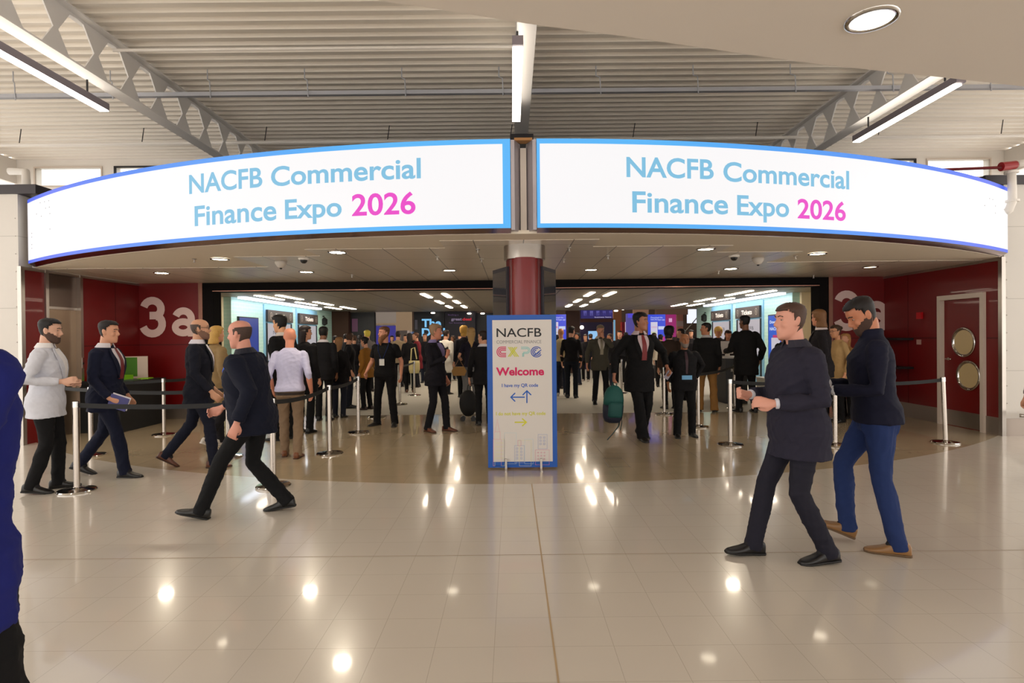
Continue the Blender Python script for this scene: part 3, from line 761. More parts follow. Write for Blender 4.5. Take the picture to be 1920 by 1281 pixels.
# ================================================================ THE HALL BEYOND
M_hceil = grid_mat('hall_ceiling', (150, 140, 126), (70, 64, 58), 1.2, 2.4, .02, .5, 'xy', grain=.02)
g = Geo().box(-9.2, 9.2, YO+.3, 25, ZC, ZC+.1); struct('ceiling_hall', g, M_hceil, 'low grey ceiling of the ticket hall')
HL, HR = -7.5, 7.7
M_teal = grid_mat('pale_teal_brick', (176, 216, 210), (196, 226, 220), .3, .1, .008, .6, 'yz', grain=.03, offset=.5)
M_cream = mat((236, 222, 192), .7)
g = Geo().box(HL-.2, HL, 15.4, 24, 0, ZC); struct('wall_hall_left', g, M_teal, 'pale teal brick wall of the ticket windows')
g = Geo().box(HR, HR+.2, 15.8, 24, 0, ZC); struct('wall_hall_right', g, M_teal, 'pale teal brick wall of the ticket windows')
g = Geo().box(-9.2, HL-.2, 15.3, 15.5, 0, ZC).box(-9.2, -9.0, YO+.3, 15.3, 0, ZC); struct('wall_hall_cream_left', g, M_cream, 'cream return wall')
g = Geo().box(HR+.2, 9.2, 15.7, 15.9, 0, ZC).box(9.0, 9.2, YO+.3, 15.7, 0, ZC); struct('wall_hall_cream_right', g, M_cream, 'cream return wall')
g = Geo().box(-9.2, -6.26, YO+.15, YO+.3, 0, ZC).box(6.42, 9.2, YO+.15, YO+.3, 0, ZC); struct('wall_hall_front', g, M_cream, 'inner face of the entrance wall')
# ceiling lamps
for i, x in enumerate((-6.6, -6.05, -2.3, -1.75, 2.1, 2.65, 6.2, 6.8)):
    for j, y in enumerate((14.9, 17.7, 20.5)):
        lab = 'slim bar lamp in the hall ceiling, %s pair, %s row' % (('left', 'left centre', 'right centre', 'right')[i//2], ('near', 'middle', 'far')[j])
        lab += ', outer one' if (i in (0, 2, 5, 7)) else ', inner one'
        r = thing('ceiling_bar_lamp', lab, 'ceiling light', (x, y, ZC), 0, 'bar lamps in the hall ceiling')
        obj('diffuser', Geo().box(-.065, .065, 0, 1.4 if i in (2, 3, 4, 5) else 1.7, -.02, -.006), mat((255, 238, 214), .5, emit=30.0), r)
        obj('housing', Geo().box(-.08, .08, -.02, 1.42 if i in (2, 3, 4, 5) else 1.72, -.006, 0), M_white, r)
for X, y0, lb in ((HL+.28, 15.4, 'left'), (HR-.28, 15.8, 'right')):
    r = thing('cove_lamp', 'continuous white cove light over the %s ticket windows' % lb, 'ceiling light', (X, y0, ZC))
    obj('diffuser', Geo().box(-.1, .1, 0, 6.2, -.05, 0), mat((228, 238, 255), .5, emit=6.0), r)
# ticket windows
def ticket_window(X, y0, y1, s, label):
    """s=+1 wall faces +x (left wall)"""
    r = thing('ticket_window', label, 'ticket window', (X, 0, 0), 0, 'ticket windows')
    e = lambda d0, d1, a, b, z0, z1, n, m: obj(n, Geo().box(*sorted((s*d0, s*d1)), a, b, z0, z1), m, r)
    e(0, .03, y0-.12, y1+.12, .0, 2.66, 'surround', mat((136, 190, 222), .5))
    e(.03, .10, y0, y1, 2.14, 2.50, 'sign_board', mat((54, 44, 40), .5))
    e(.03, .05, y0+.1, y1-.1, .95, 2.08, 'window_panel', mat((228, 220, 226), .4, emit=.55))
    e(.03, .06, y0, y0+.06, .2, 2.1, 'mullion', M_dark); e(.03, .06, y1-.06, y1, .2, 2.1, 'mullion', M_dark)
    d = s*.104
    ym = (y0+y1)/2; hw = (y1-y0)*.22
    fn = (lambda a, z: Vector((d, a, z)))
    a0, a1 = (ym-hw, ym+hw) if s < 0 else (ym-hw, ym+hw)
    if s < 0: a0, a1 = a1, a0   # text reads left to right from the hall
    g = Geo(); text_on(g, 'Tickets', a0, a1, 2.25, .15, fn, .006)
    obj('lettering', g, mat((236, 230, 224), .6), r)
    g = Geo()
    for q in (ym-hw*1.75, ym+hw*1.75):
        g.stroke([(q+.07*cos(t*pi/8), 2.32+.10*sin(t*pi/8)) for t in range(16)], .016, fn, True)
        g.stroke([(q-.02, 2.28), (q+.02, 2.36)], .02, fn)
    obj('emblem', g, mat((170, 160, 150), .6), r)
    d = s*.054
    g = Geo(); text_on(g, 'NACFB', a0 + (a1-a0)*-.1, a1, 1.75, .12, fn); obj('lettering', g, mat((70, 70, 80), .6), r)
    g = Geo().box(*sorted((s*.03, s*.42)), y0+.0, y1-.0, .88, .93); obj('counter', g, M_dark, r)
ticket_window(HL, 17.5, 19.5, 1, 'ticket window on the left wall, nearer one with the brown Tickets board')
ticket_window(HL, 20.1, 22.0, 1, 'ticket window on the left wall, farther one with the brown Tickets board')
ticket_window(HR, 17.7, 19.6, -1, 'ticket window on the right wall, nearer one with the brown Tickets board')
ticket_window(HR, 20.2, 22.0, -1, 'ticket window on the right wall, farther one with the brown Tickets board')
for X, s, lb in ((HL, 1, 'left'), (HR, -1, 'right')):
    r = thing('wall_lantern', 'black lantern on the far end of the %s teal wall' % lb, 'lantern', (X+s*.0, 22.85, 2.29))
    g = Geo(); g.tube([(s*.07, 0, -.17), (s*.07, 0, -.11), (s*.07, 0, .08), (s*.07, 0, .17)], [.01, .12, .12, .015], 6); obj('cage', g, M_black, r)
    obj('bracket', Geo().box(*sorted((0, s*.07)), -.02, .02, .18, .22), M_black, r)
def wall_screen(X, y0, y1, z0, z1, s, label, col_):
    r = thing('wall_screen', label, 'screen', (X, 0, 0))
    obj('bezel', Geo().box(*sorted((s*.0, s*.06)), y0-.03, y1+.03, z0-.03, z1+.03), M_black, r)
    obj('display', Geo().box(*sorted((s*.06, s*.064)), y0, y1, z0, z1), mat(col_, .3, emit=.8), r)
    return r
wall_screen(HL, 15.75, 16.9, 1.2, 2.2, 1, 'blue display on the left teal wall behind the striding man', (36, 62, 150))
r = wall_screen(HR, 16.2, 17.15, .5, 2.15, -1, 'tall blue poster display on the right teal wall', (30, 92, 206))
fnr = lambda a, z: Vector((-.068, a, z))
g = Geo(); text_on(g, 'Download', 17.05, 16.35, 1.92, .09, fnr, .004); obj('lettering', g, mat((220, 230, 255), .5, emit=.8), r); g = Geo(); text_on(g, 'NACFB', 17.05, 16.5, 1.72, .09, fnr, .004); obj('lettering', g, mat((220, 230, 255), .5, emit=.8), r)
obj('picture', Geo().add([fnr(16.4, .9), fnr(16.95, .9), fnr(16.95, 1.5), fnr(16.4, 1.5)], [(0,1,2,3)]), mat((220, 214, 226), .5, emit=.7), r)
obj('picture', Geo().add([fnr(16.5, 1.5), fnr(16.85, 1.5), fnr(16.85, 1.58), fnr(16.5, 1.58)], [(0,1,2,3)]), mat((200, 30, 110), .5, emit=.7), r)
# far end walls
M_brown = mat((62, 36, 20), .7)
a = at(622, 600, 24).x
g = Geo().box(-9.2, HL-.2, 15.5, 24.2, 0, ZC); g = Geo().box(-8.6, at(656, 600, 24.2).x, 24, 24.3, 0, ZC); struct('wall_far_left', g, M_brown, 'brown wall at the far left')
Yf = 25.2
def bxp(px0, px1, py0, py1, Y, dep, g=None):
    p = at(px0, py0, Y); q = at(px1, py1, Y); g = g or Geo()
    return g.box(min(p.x, q.x), max(p.x, q.x), Y, Y+dep, max(0, min(p.z, q.z)), max(p.z, q.z))
def panel(name, cat, label, px0, px1, py0, py1, Y, m, dep=.15, extra=()):
    """exhibition stand: own box at its distance, prints in front of it"""
    p = at(px0, py0, Y); q = at(px1, py1, Y)
    r = thing(name, label, cat, ((p.x+q.x)/2, Y, 0))
    c = Vector(((p.x+q.x)/2, Y, 0))
    def lb(x0, x1, y0, y1, Yd0, Yd1):
        a = at(x0, y0, Y); b = at(x1, y1, Y)
        return Geo().box(min(a.x, b.x)-c.x, max(a.x, b.x)-c.x, Yd0, Yd1, max(0, min(a.z, b.z)), max(a.z, b.z))
    obj('panel', lb(px0, px1, py0, py1, 0, dep), m, r)
    if name in ('info_screen', 'magenta_banner', 'peach_banner', 'brown_partition') and at(px0, py1, Y).z > .2: obj('stand', Geo().box(-.12, .12, .02, .1, 0, at(px0, py1, Y).z), M_dark, r)
    for i, e in enumerate(extra):
        if e[0] == 't':
            _, s, x0, x1, yt, yb, mm, bd = e
            a = at(x0, yt, Y); b = at(x1, yt, Y); z = at(x0, yb, Y).z
            g = Geo(); text_on(g, s, a.x-c.x, b.x-c.x, z, a.z-z, lambda u, v: Vector((u, -.02, v)), bd); obj('lettering', g, mm, r)
        else:
            _, x0, x1, y0, y1, mm = e
            obj('print', lb(x0, x1, y0, y1, -.012, -.0), mm, r)
    return r
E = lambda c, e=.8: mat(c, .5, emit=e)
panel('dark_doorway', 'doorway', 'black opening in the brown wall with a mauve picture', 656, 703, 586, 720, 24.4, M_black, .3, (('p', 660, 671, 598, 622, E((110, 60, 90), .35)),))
panel('beige_partition', 'partition', 'beige partition behind the bearded man', 703, 772, 584, 640, 34, mat((206, 184, 158), .7), .2, (('p', 704, 743, 584, 606, mat((196, 190, 190), .7)),))
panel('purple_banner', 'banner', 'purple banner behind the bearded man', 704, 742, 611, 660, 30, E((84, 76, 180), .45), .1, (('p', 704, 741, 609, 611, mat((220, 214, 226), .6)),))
panel('white_desk', 'desk', 'white desk on the far left of the exhibition', 743, 764, 620, 665, 29, mat((214, 204, 206), .6), .6)
panel('exhibition_stand', 'stand', 'black stand with pale blue lettering The D', 776, 834, 585, 700, 27, mat((26, 28, 40), .35), 1.5, (('t', 'The', 791, 827, 598, 613, E((130, 200, 246), .9), .02), ('t', 'Deal', 791, 835, 615.5, 630, E((130, 200, 246), .9), .02), ('p', 778, 783, 600, 618, mat((120, 120, 140), .4)), ('t', 'EXPO', 769, 776, 622, 626, E((60, 150, 230), .8), .0)))
panel('exhibition_stand', 'stand', 'dark purple stand with small writing great deal', 834, 892, 583, 700, 26.6, mat((18, 8, 36), .35), 1.5, (('t', 'finding a', 840, 860, 589, 592, E((120, 90, 140), .5), 0), ('t', 'great', 846, 866, 596, 601, E((170, 150, 180), .5), .006), ('t', 'deal', 867, 884, 596, 601, E((220, 40, 60), .6), .006), ('t', 'for business', 842, 872, 604, 607, E((120, 90, 140), .5), 0)))
panel('exhibition_stand', 'stand', 'dark navy stand right of the purple one', 893, 931, 587, 700, 27.4, mat((20, 20, 36), .35), 1.5)
panel('white_pillar', 'pillar', 'white pillar just left of the column', 931, 940, 582, 700, 28, mat((200, 200, 206), .6), .3)
scr_x = lambda a, b: (('p', a+2, a+15, 604, 634, E((220, 214, 236), .8)), ('p', a+3, a+14, 612, 615, E((220, 60, 140), .8)), ('p', a+3, a+12, 622, 626, E((200, 214, 60), .8)), ('p', a+16, a+28, 612, 618, E((210, 220, 250), .8)), ('t', 'Download the', a+2, a+24, 594, 597, E((220, 230, 255), .8), 0), ('t', 'NACFB Expo app', a+2, a+28, 598, 601, E((220, 230, 255), .8), 0))
panel('info_screen', 'screen', 'blue information screen right of the column', 1032, 1062, 590, 660, 22, E((30, 60, 224), .8), .12, scr_x(1032, 0))
panel('brown_partition', 'partition', 'dark brown partition beside the blue screen', 1062, 1088, 583, 700, 24.2, M_brown, .4)
panel('exhibition_stand', 'stand', 'purple stand with lit top panel and a small white lamp', 1088, 1150, 581, 700, 28, mat((44, 30, 76), .5), 1.5, (('p', 1089, 1149, 582, 597, E((66, 56, 140), .45)), ('p', 1088, 1150, 598, 604, mat((96, 56, 46), .6)), ('t', 'business loans', 1115, 1146, 593.5, 596, E((220, 210, 240), .8), 0), ('p', 1103, 1121, 621, 636, E((150, 200, 244), .9))) + tuple(('p', 1094+12*i, 1100+12*i, 583, 592, E((130, 124, 210), .5)) for i in range(5)))
q = at(1091, 614, 27.8); o = obj('globe_lamp', Geo().ell((0,0,0), (.10,.10,.10)), E((255, 236, 214), 2.5), loc=q, smooth=True); tag(o, 'round white lamp in front of the purple stand', 'lamp')
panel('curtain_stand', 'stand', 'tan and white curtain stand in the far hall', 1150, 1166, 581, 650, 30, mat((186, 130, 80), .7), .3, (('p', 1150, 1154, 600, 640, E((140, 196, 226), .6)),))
panel('exhibition_stand', 'stand', 'red and white stand behind the tall man', 1166, 1176, 604, 660, 29.5, mat((190, 50, 40), .6), .4, (('p', 1172, 1176, 604, 640, E((230, 214, 226), .7)),))
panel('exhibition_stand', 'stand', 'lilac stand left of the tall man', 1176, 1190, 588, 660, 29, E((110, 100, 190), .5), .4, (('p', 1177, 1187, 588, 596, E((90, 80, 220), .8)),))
panel('beige_partition', 'partition', 'beige partition behind the tall man', 1188, 1217, 580, 660, 32, mat((168, 132, 112), .7), .3)
panel('info_screen', 'screen', 'blue information screen behind the tall man', 1216, 1248, 590, 645, 21.5, E((30, 66, 224), .8), .12, scr_x(1218, 0) + (('p', 1234, 1247, 631, 643, E((186, 20, 140), .8)),))
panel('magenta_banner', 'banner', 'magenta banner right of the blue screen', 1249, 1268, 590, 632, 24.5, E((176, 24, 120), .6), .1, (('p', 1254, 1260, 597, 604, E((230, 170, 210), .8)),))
panel('peach_banner', 'banner', 'peach banner right of the magenta one', 1269, 1281, 590, 625, 26, mat((200, 140, 120), .6), .1, (('p', 1269, 1281, 602, 612, mat((190, 170, 166), .6)),))
panel('brown_partition', 'partition', 'brown partition over the far right of the hall', 1230, 1290, 570, 590, 31, mat((110, 84, 70), .7), .3)
g = Geo(); bxp(1288, 1306, 560, 606, 40, .05, g); o = struct('window_5', g, E((236, 240, 255), 1.1), 'bright far window of the hall')
# far stairs
st = thing('staircase', 'dark staircase rising at the far right of the hall', 'staircase', (at(1290, 640, 27.5).x, 27.5, 0))
g = Geo()
for i in range(9): g.box(-.5+i*.16, -.3+i*.16, 0, .9, .3+i*.2, .5+i*.2)
obj('flight', g, M_dark, st)
obj('handrail', Geo().tube([(-.5, -.02, 1.35), (1.0, -.02, 3.1)], [.025]*2, 6), M_steel, st)
# hall back shell
g = Geo().box(-16, 16, 45, 45.2, 0, 7).box(-16.2, -16, 24, 45, 0, 7).box(16, 16.2, 24, 45, 0, 7); struct('wall_exhibition', g, mat((120, 100, 90), .8), 'dim far walls of the exhibition')
g = Geo().box(-16, 16, 25.1, 45, 7, 7.1).box(-16, 16, 25.0, 25.1, ZC, 7); struct('ceiling_exhibition', g, mat((44, 38, 38), .8), 'dark high ceiling of the exhibition')
g = Geo().box(at(1311, 600, 24.2).x, 16, 24, 24.3, 0, ZC).box(-16, -8.6, 24, 24.3, 0, ZC); struct('wall_far_right', g, M_brown, 'brown wall at the far right')
for i, (px, py) in enumerate(((1155, 583), (1168, 580), (880, 588), (812, 587), (905, 588))):
    p = at(px, py, 26.3); r = thing('stand_spotlight', 'small bright spotlight over the far stands, ' + ('left of the tall man', 'nearer the tall man', 'over the purple stand', 'over the black stand', 'over the navy stand')[i], 'lamp', p)
    obj('lens', Geo().ell((0,0,0), (.10,.06,.035)), mat((255, 240, 222), .5, emit=8), r); obj('arm', Geo().tube([(0,.05,.0), (0,.1,.25)], [.012]*2, 5), M_dark, r)
for xx in (-9, -3, 3, 9):  # fill lights added out of view to brighten the dark far hall
    for yy in (29.5, 36):
        r = thing('hall_fill_lamp', 'added unseen fill lamp brightening the far exhibition stands', 'lamp', (xx, yy, 6.6), 0, 'added fill lamps over the exhibition hall')
        obj('diffuser', Geo().lathe([(.3, 0), (.3, .03)], N=20), mat((255, 240, 220), .5, emit=150), r); obj('body', Geo().lathe([(.32, .03), (.12, .2), (.02, .4)], N=20), M_dark, r)
# registration desk and counters at right
rd = thing('registration_desk', 'black registration desk with a white top edge in the right of the hall', 'desk', (5.15, 13.3, 0))
obj('body', Geo().box(-.22, .28, 0, .7, 0, 1.05), mat((18, 16, 18), .5), rd); obj('top', Geo().box(-.26, .32, -.03, .73, 1.05, 1.085), mat((196, 190, 184), .4), rd)
g = Geo(); text_on(g, 'Rocket', -.1, .2, .74, .07, lambda a, z: Vector((a, -.004, z)), .002); obj('lettering', g, mat((200, 196, 190), .6), rd)
mo = thing('monitor', 'white monitor standing on the black registration desk', 'monitor', (5.15, 13.75, 1.085))
obj('screen', Geo().box(-.16, .12, -.02, .02, .06, .36), mat((214, 208, 206), .5), mo); obj('stand', Geo().box(-.05, .03, -.05, .05, 0, .06), M_white, mo)
wc = thing('white_counter', 'white counter behind the man in the dark coat', 'counter', (5.65, 12.35, 0))
obj('body', Geo().box(-.2, .35, 0, .5, 0, .62), mat((206, 200, 186), .5), wc); obj('top', Geo().box(-.24, .39, -.03, .53, .62, .655), mat((216, 210, 200), .4), wc)

# ================================================================ PEOPLE
# a person faces local +X, left is +Y, up is +Z; built for 1.80 m and scaled
HEADP = [(-.118, .070, .020, .022), (-.105, .087, -.008, .038), (-.088, .089, -.030, .052), (-.060, .087, -.055, .061), (-.035, .086, -.074, .067),
         (-.010, .083, -.088, .071), (.015, .081, -.096, .073), (.040, .088, -.101, .075), (.065, .085, -.101, .076), (.090, .071, -.091, .068), (.108, .048, -.068, .052), (.119, .014, -.036, .024)]
def head_pt(z, phi, off=0.0):
    P = HEADP
    z = max(P[0][0], min(P[-1][0], z))
    for i in range(len(P)-1):
        if z <= P[i+1][0]: break
    t = (z - P[i][0]) / (P[i+1][0]-P[i][0])
    f, b, w_ = (P[i][k]*(1-t) + P[i+1][k]*t for k in (1, 2, 3))
    cx = (f+b)/2; a = (f-b)/2
    c, s = cos(phi), sin(phi); n = 2.15
    x = cx + a*math.copysign(abs(c)**(2/n), c); y = w_*math.copysign(abs(s)**(2/n), s)
    if off:
        d = Vector((x-(-.008), y, (z-.01)*.9)); d.normalize()
        return Vector((x, y, z)) + d*off
    return Vector((x, y, z))
TORSO = [  # rel height to hips, centre x, half depth, half width
 (-.12, -.005, .112, .165), (-.04, -.008, .125, .176), (.04, -.004, .118, .168), (.13, .002, .108, .150), (.22, .004, .112, .154),
 (.32, .004, .122, .170), (.40, -.002, .120, .178), (.46, -.012, .102, .172), (.505, -.020, .082, .135), (.535, -.022, .068, .095), (.56, -.02, .059, .068), (.60, -.015, .056, .060)]
TORSO_F = [
 (-.12, -.005, .112, .168), (-.04, -.012, .124, .175), (.04, -.006, .108, .155), (.14, .0, .092, .124), (.22, .004, .100, .130),
 (.32, .012, .122, .146), (.40, .0, .108, .150), (.46, -.012, .090, .146), (.505, -.020, .072, .112), (.535, -.022, .060, .078), (.56, -.02, .050, .056), (.60, -.015, .046, .048)]
def voxel(name, g, m, vs, parent=None, smooth_it=4, fold=0.0, seed=0, fs=9.0):
    me = g.mesh(name); o = bpy.data.objects.new('tmp', me); C.objects.link(o)
    r = o.modifiers.new('r', 'REMESH'); r.mode = 'VOXEL'; r.voxel_size = vs; r.use_smooth_shade = True
    if smooth_it:
        s_ = o.modifiers.new('s', 'SMOOTH'); s_.iterations = smooth_it; s_.factor = .5
    dg = bpy.context.evaluated_depsgraph_get(); dg.update()
    nm = bpy.data.meshes.new_from_object(o.evaluated_get(dg)); nm.name = name
    bpy.data.objects.remove(o); bpy.data.meshes.remove(me)
    if fold:
        import numpy as np
        n = len(nm.vertices); co = np.empty(n*3, 'f'); no = np.empty(n*3, 'f')
        nm.vertices.foreach_get('co', co); nm.vertices.foreach_get('normal', no); co = co.reshape(-1, 3); no = no.reshape(-1, 3)
        rs = np.random.RandomState(seed); d = np.zeros(n)
        wob = sum(np.sin(co @ rs.normal(0, 6, 3) + rs.uniform(0, 6)) for _ in range(3))
        for k in range(7):
            v = rs.normal(0, 1, 3); v[2] *= 1.6; v = v/np.linalg.norm(v)*fs*(1+k*.55)
            ph = co @ v + rs.uniform(0, 6.28) + wob*.9
            env = .5+.5*np.sin(co @ rs.normal(0, 5, 3) + rs.uniform(0, 6))
            d += (1-np.abs(np.sin(ph*.5)))**2*env/(1+k*.5)
        co += no*((d-d.mean())*fold)[:, None]
        nm.vertices.foreach_set('co', co.ravel())
    nm.materials.clear(); nm.materials.append(m)
    o = bpy.data.objects.new(name, nm); C.objects.link(o)
    nm.polygons.foreach_set('use_smooth', [True]*len(nm.polygons)); nm.update()
    if parent: o.parent = parent
    return o
def ik(A, B, l1, l2, pole):
    d = B-A; L = d.length
    if L > (l1+l2)*.998: B = A + d*((l1+l2)*.998/L); d = B-A; L = d.length
    u = d.normalized(); x = (l1*l1 - l2*l2 + L*L)/(2*L); h = sqrt(max(0, l1*l1-x*x))
    p = pole - u*pole.dot(u)
    p = p.normalized() if p.length > 1e-5 else Vector((1, 0, 0))
    return A + u*x + p*h, B
def frame(fwd, up):
    f = fwd.normalized(); s = up.cross(f).normalized(); u = f.cross(s)
    return Matrix((f, s, u)).transposed()
def hand(g, W, d, n, side, curl=.5, spread=.1, point=False, s=1.0):
    """W wrist, d finger direction, n palm normal; thumb towards t"""
    d = d.normalized(); n = (n - d*n.dot(d)).normalized(); t = d.cross(n)*side     # towards the thumb
    R = Matrix((d, t, n)).transposed()
    tl = lambda x, y, z: W + R @ Vector((x*s, y*s, z*s))
    rings = []
    for x, y, a, b in ((-.03, 0, .026, .021), (.0, 0, .027, .019), (.025, .004, .034, .018), (.055, .003, .040, .0165), (.08, .0, .041, .014), (.092, -.001, .037, .010)):
        rings.append([tl(x, y + a*cos(2*pi*j/14), b*sin(2*pi*j/14)) for j in range(14)])
    g.loft(rings)
    for i, (y0, L) in enumerate(((.030, .072), (.010, .080), (-.010, .075), (-.029, .060))):
        c = (0.05 if (point and i == 0) else curl)*(1+.07*i)
        p = Vector((.082, y0, 0)); a = c*.7; pts = [tl(*p)]; rr = [.0098*s]
        ang = a; yy = (y0/.03)*spread
        for k, f in enumerate((.45, .31, .24)):
            p = p + Vector((cos(ang)*L*f, yy*L*f, sin(ang)*L*f)); pts.append(tl(*p)); rr.append((.0092, .0085, .0074)[k]*s); ang += c*1.15
        g.tube(pts, rr, 8, ref=R @ Vector((0, 0, 1)), round_ends=True)
    c = min(curl, .9)
    g.tube([tl(.008, .026, .006), tl(.034, .046, .010 + .014*c), tl(.058, .052-.010*c, .014+.026*c), tl(.080, .050-.022*c, .016+.030*c)], [.0135*s, .0120*s, .0105*s, .0085*s], 8, ref=R @ Vector((0, 0, 1)), round_ends=True)
HAIRC = {}
def cloth(c, rough=.85): return mat(c, rough, grain=.10, gscale=25, bump=.12, spec=.25)
def skinm(c): return mat(c, .5, grain=.05, gscale=14, spec=.4)
SK = (206, 150, 120); SK2 = (176, 118, 88); SK3 = (118, 76, 52); SK4 = (150, 100, 68)
def person(px, py, head_y, face, label, skin=SK, hair=(40, 28, 20), style='short', legs=None, lean=3, twist=0, arms=None, hy=0, hp=0,
           top=('jacket', (20, 20, 26)), trous=(14, 14, 18), shoe=(12, 10, 10), shirt=None, tie=None, fem=False, girth=1.0, Y=None, lod=1, hem=None,
           beard=None, glasses=False, sleeve='long', wide=1.0, H=None, group=None, sole=None, collar=None, tx=0.0, shoe2=None, cuff=None, legmode='t'):
    # -- placement from the foot pixel
    p = on_z(px, py, 0) if Y is None else Vector((at(px, 633, Y).x, Y, 0))
    if H is None:
        H = at(px, head_y, p.y).z
    s = H/1.80
    vs_b = {0: .0085, 1: .011, 2: .018, 3: .026}[lod]; vs_c = {0: .0095, 1: .013, 2: .02, 3: .028}[lod]
    sm = {0: 6, 1: 4, 2: 2, 3: 1}[lod]
    T_ = TORSO_F if fem else TORSO
    sw = .158 if fem else .180
    # -- legs
    legs = legs or (dict(x=.02, y=.10), dict(x=-.03, y=.10))
    L1_, L2_ = .435, .425
    ank = []
    for k, lg in enumerate(legs):
        sd = 1 if k == 0 else -1
        pt = radians(lg.get('p', 0)); lift = lg.get('z', 0) + (.150*sin(pt) + .0*1 if pt > 0 else .055*sin(-pt))
        ank.append((Vector((lg.get('x', 0), sd*lg.get('y', .10), .085+lift)), pt, radians(lg.get('yaw', 8))*sd))
    hz = .945
    for k, (a, _, _) in enumerate(ank):
        sd = 1 if k == 0 else -1
        if legs[k].get('free'): continue
        dx, dy = a.x, a.y - sd*.09
        hz = min(hz, a.z + sqrt(max(.01, (L1_+L2_-.004)**2 - dx*dx - dy*dy)))
    hz -= .0
    drop = .945-hz
    P0 = Vector((0, 0, hz))
    ln = radians(lean); U = Vector((sin(ln), 0, cos(ln))); Fw = Vector((cos(ln), 0, -sin(ln))); Sd = Vector((0, 1, 0))
    tw = radians(twist)
    def TP(zr, x, y):
        if zr <= 0: return P0 + Vector((x, y, zr))
        k = min(1, zr/.4); a = tw*k
        f = Fw*cos(a) + Sd*sin(a); sdv = -Fw*sin(a) + Sd*cos(a)
        return P0 + U*zr + f*x + sdv*y
    def tsec(zr):
        z = max(T_[0][0], min(T_[-1][0], zr))
        for i in range(len(T_)-1):
            if z <= T_[i+1][0]: break
        t = (z-T_[i][0])/(T_[i+1][0]-T_[i][0])
        c, a, b = (T_[i][k]*(1-t)+T_[i+1][k]*t for k in (1, 2, 3))
        gb = 1+(girth-1)*max(0, 1-abs(z-.14)/.40) if z > -.2 else girth
        return c + (gb-1)*a*.5, a*gb, b*(1+(gb-1)*.6)
    def tpt(zr, phi, off=0.0):
        c, a, b = tsec(zr); a += off; b += off; n = 2.25
        cc, ss = cos(phi), sin(phi)
        return TP(zr, c + a*math.copysign(abs(cc)**(2/n), cc), b*math.copysign(abs(ss)**(2/n), ss))
    def tring(zr, off=0.0, N=28): return [tpt(zr, 2*pi*j/N, off) for j in range(N)]
    hips = [P0 + Vector((0, .09, 0)), P0 + Vector((0, -.09, 0))]
    knees = []
    for k in range(2):
        kn, an = ik(hips[k], ank[k][0], L1_, L2_, Vector((1, (1 if k == 0 else -1)*.12, 0)))
        knees.append(kn)
        ank[k] = (an, ank[k][1], ank[k][2])
    # -- head frame
    nb = TP(.56, -.018, 0)
    A = radians(hy) + tw; hpp = radians(hp)
    hf = Vector((cos(A)*cos(hpp), sin(A)*cos(hpp), -sin(hpp)))
    HM = frame(hf, Vector((0, 0, 1)))
    hc = nb + Vector((0, 0, .148)) + Vector((sin(ln)*.03+.022, 0, 0)) + hf*(.012+.05*max(0, sin(hpp)))
    hs = 1.0 if not fem else .95
    HP = lambda q: hc + HM @ (q*hs)
    s = H/(hc.z + .119*hs*cos(hpp) + .045*abs(sin(hpp)) + .012)
    # -- arms
    arms = arms or (dict(), dict())
    AR = []
    for k, ar in enumerate(arms):
        sd = 1 if k == 0 else -1
        sh = TP(.478, -.015, sd*sw)
        wt = ar.get('w', (.03, .238, .895))
        W = Vector((wt[0] + sin(ln)*.3, sd*wt[1], wt[2]-drop))
        pole = Vector(ar.get('pole', (-.7, .28, -.5))); pole.y *= sd
        el, W = ik(sh, W, .295, .265, pole)
        fd = (W-el).normalized()
        hd = Vector(ar['d']).normalized() if 'd' in ar else fd
        if 'd' in ar: hd = Vector((ar['d'][0], ar['d'][1]*sd, ar['d'][2])).normalized()
        n = Vector(ar.get('n', (0, -1, 0))); n = Vector((n.x, n.y*sd, n.z))
        AR.append((sd, sh, el, W, hd, n, ar))
    # ------------------------------------------------ body (one continuous skin)
    g = Geo()
    K = 26 if lod < 2 else 14
    zs = [HEADP[0][0] + (HEADP[-1][0]-HEADP[0][0])*i/18 for i in range(19)]
    g.loft([[HP(head_pt(z, 2*pi*j/K)) for j in range(K)] for z in zs])
    if lod < 3:
        tl = lambda *q: HP(Vector(q))
        g.tube([tl(.078, 0, .034), tl(.094, 0, .004), tl(.106, 0, -.018), tl(.090, 0, -.030)], [(.009, .008), (.010, .010), (.013, .015), (.010, .014)], 8, ref=HM @ Vector((1, 0, 0)), round_ends=True)
        g.ell(tl(.070, 0, -.100), (.022, .024, .018), HM); g.ell(tl(.084, 0, -.056), (.011, .024, .0065), HM); g.ell(tl(.083, 0, -.069), (.010, .020, .006), HM)
        g.ell(tl(.077, .024, .036), (.014, .024, .008), HM); g.ell(tl(.077, -.024, .036), (.014, .024, .008), HM)
        g.ell(tl(.062, .040, -.022), (.022, .020, .022), HM); g.ell(tl(.062, -.040, -.022), (.022, .020, .022), HM)
        for s_ in (-1, 1):
            E_ = HM @ Matrix.Rotation(s_*radians(-18), 3, 'Z') @ Matrix.Rotation(radians(-12), 3, 'Y')
            g.ell(tl(-.010, s_*.076, .004), (.020, .0085, .033), E_)
    nk = .058 if not fem else .047
    g.tube([TP(.50, -.02, 0), TP(.56, -.018, 0), HP(Vector((-.022, 0, -.055))), HP(Vector((-.015, 0, -.02)))], [nk*1.15, nk, nk*.98, nk*.9], 14)
    g.loft([[P0.lerp(q, 0) if False else q for q in tring(z, -.03, 18)] for z in (-.10, 0, .1, .2, .3, .4, .45, .49)])
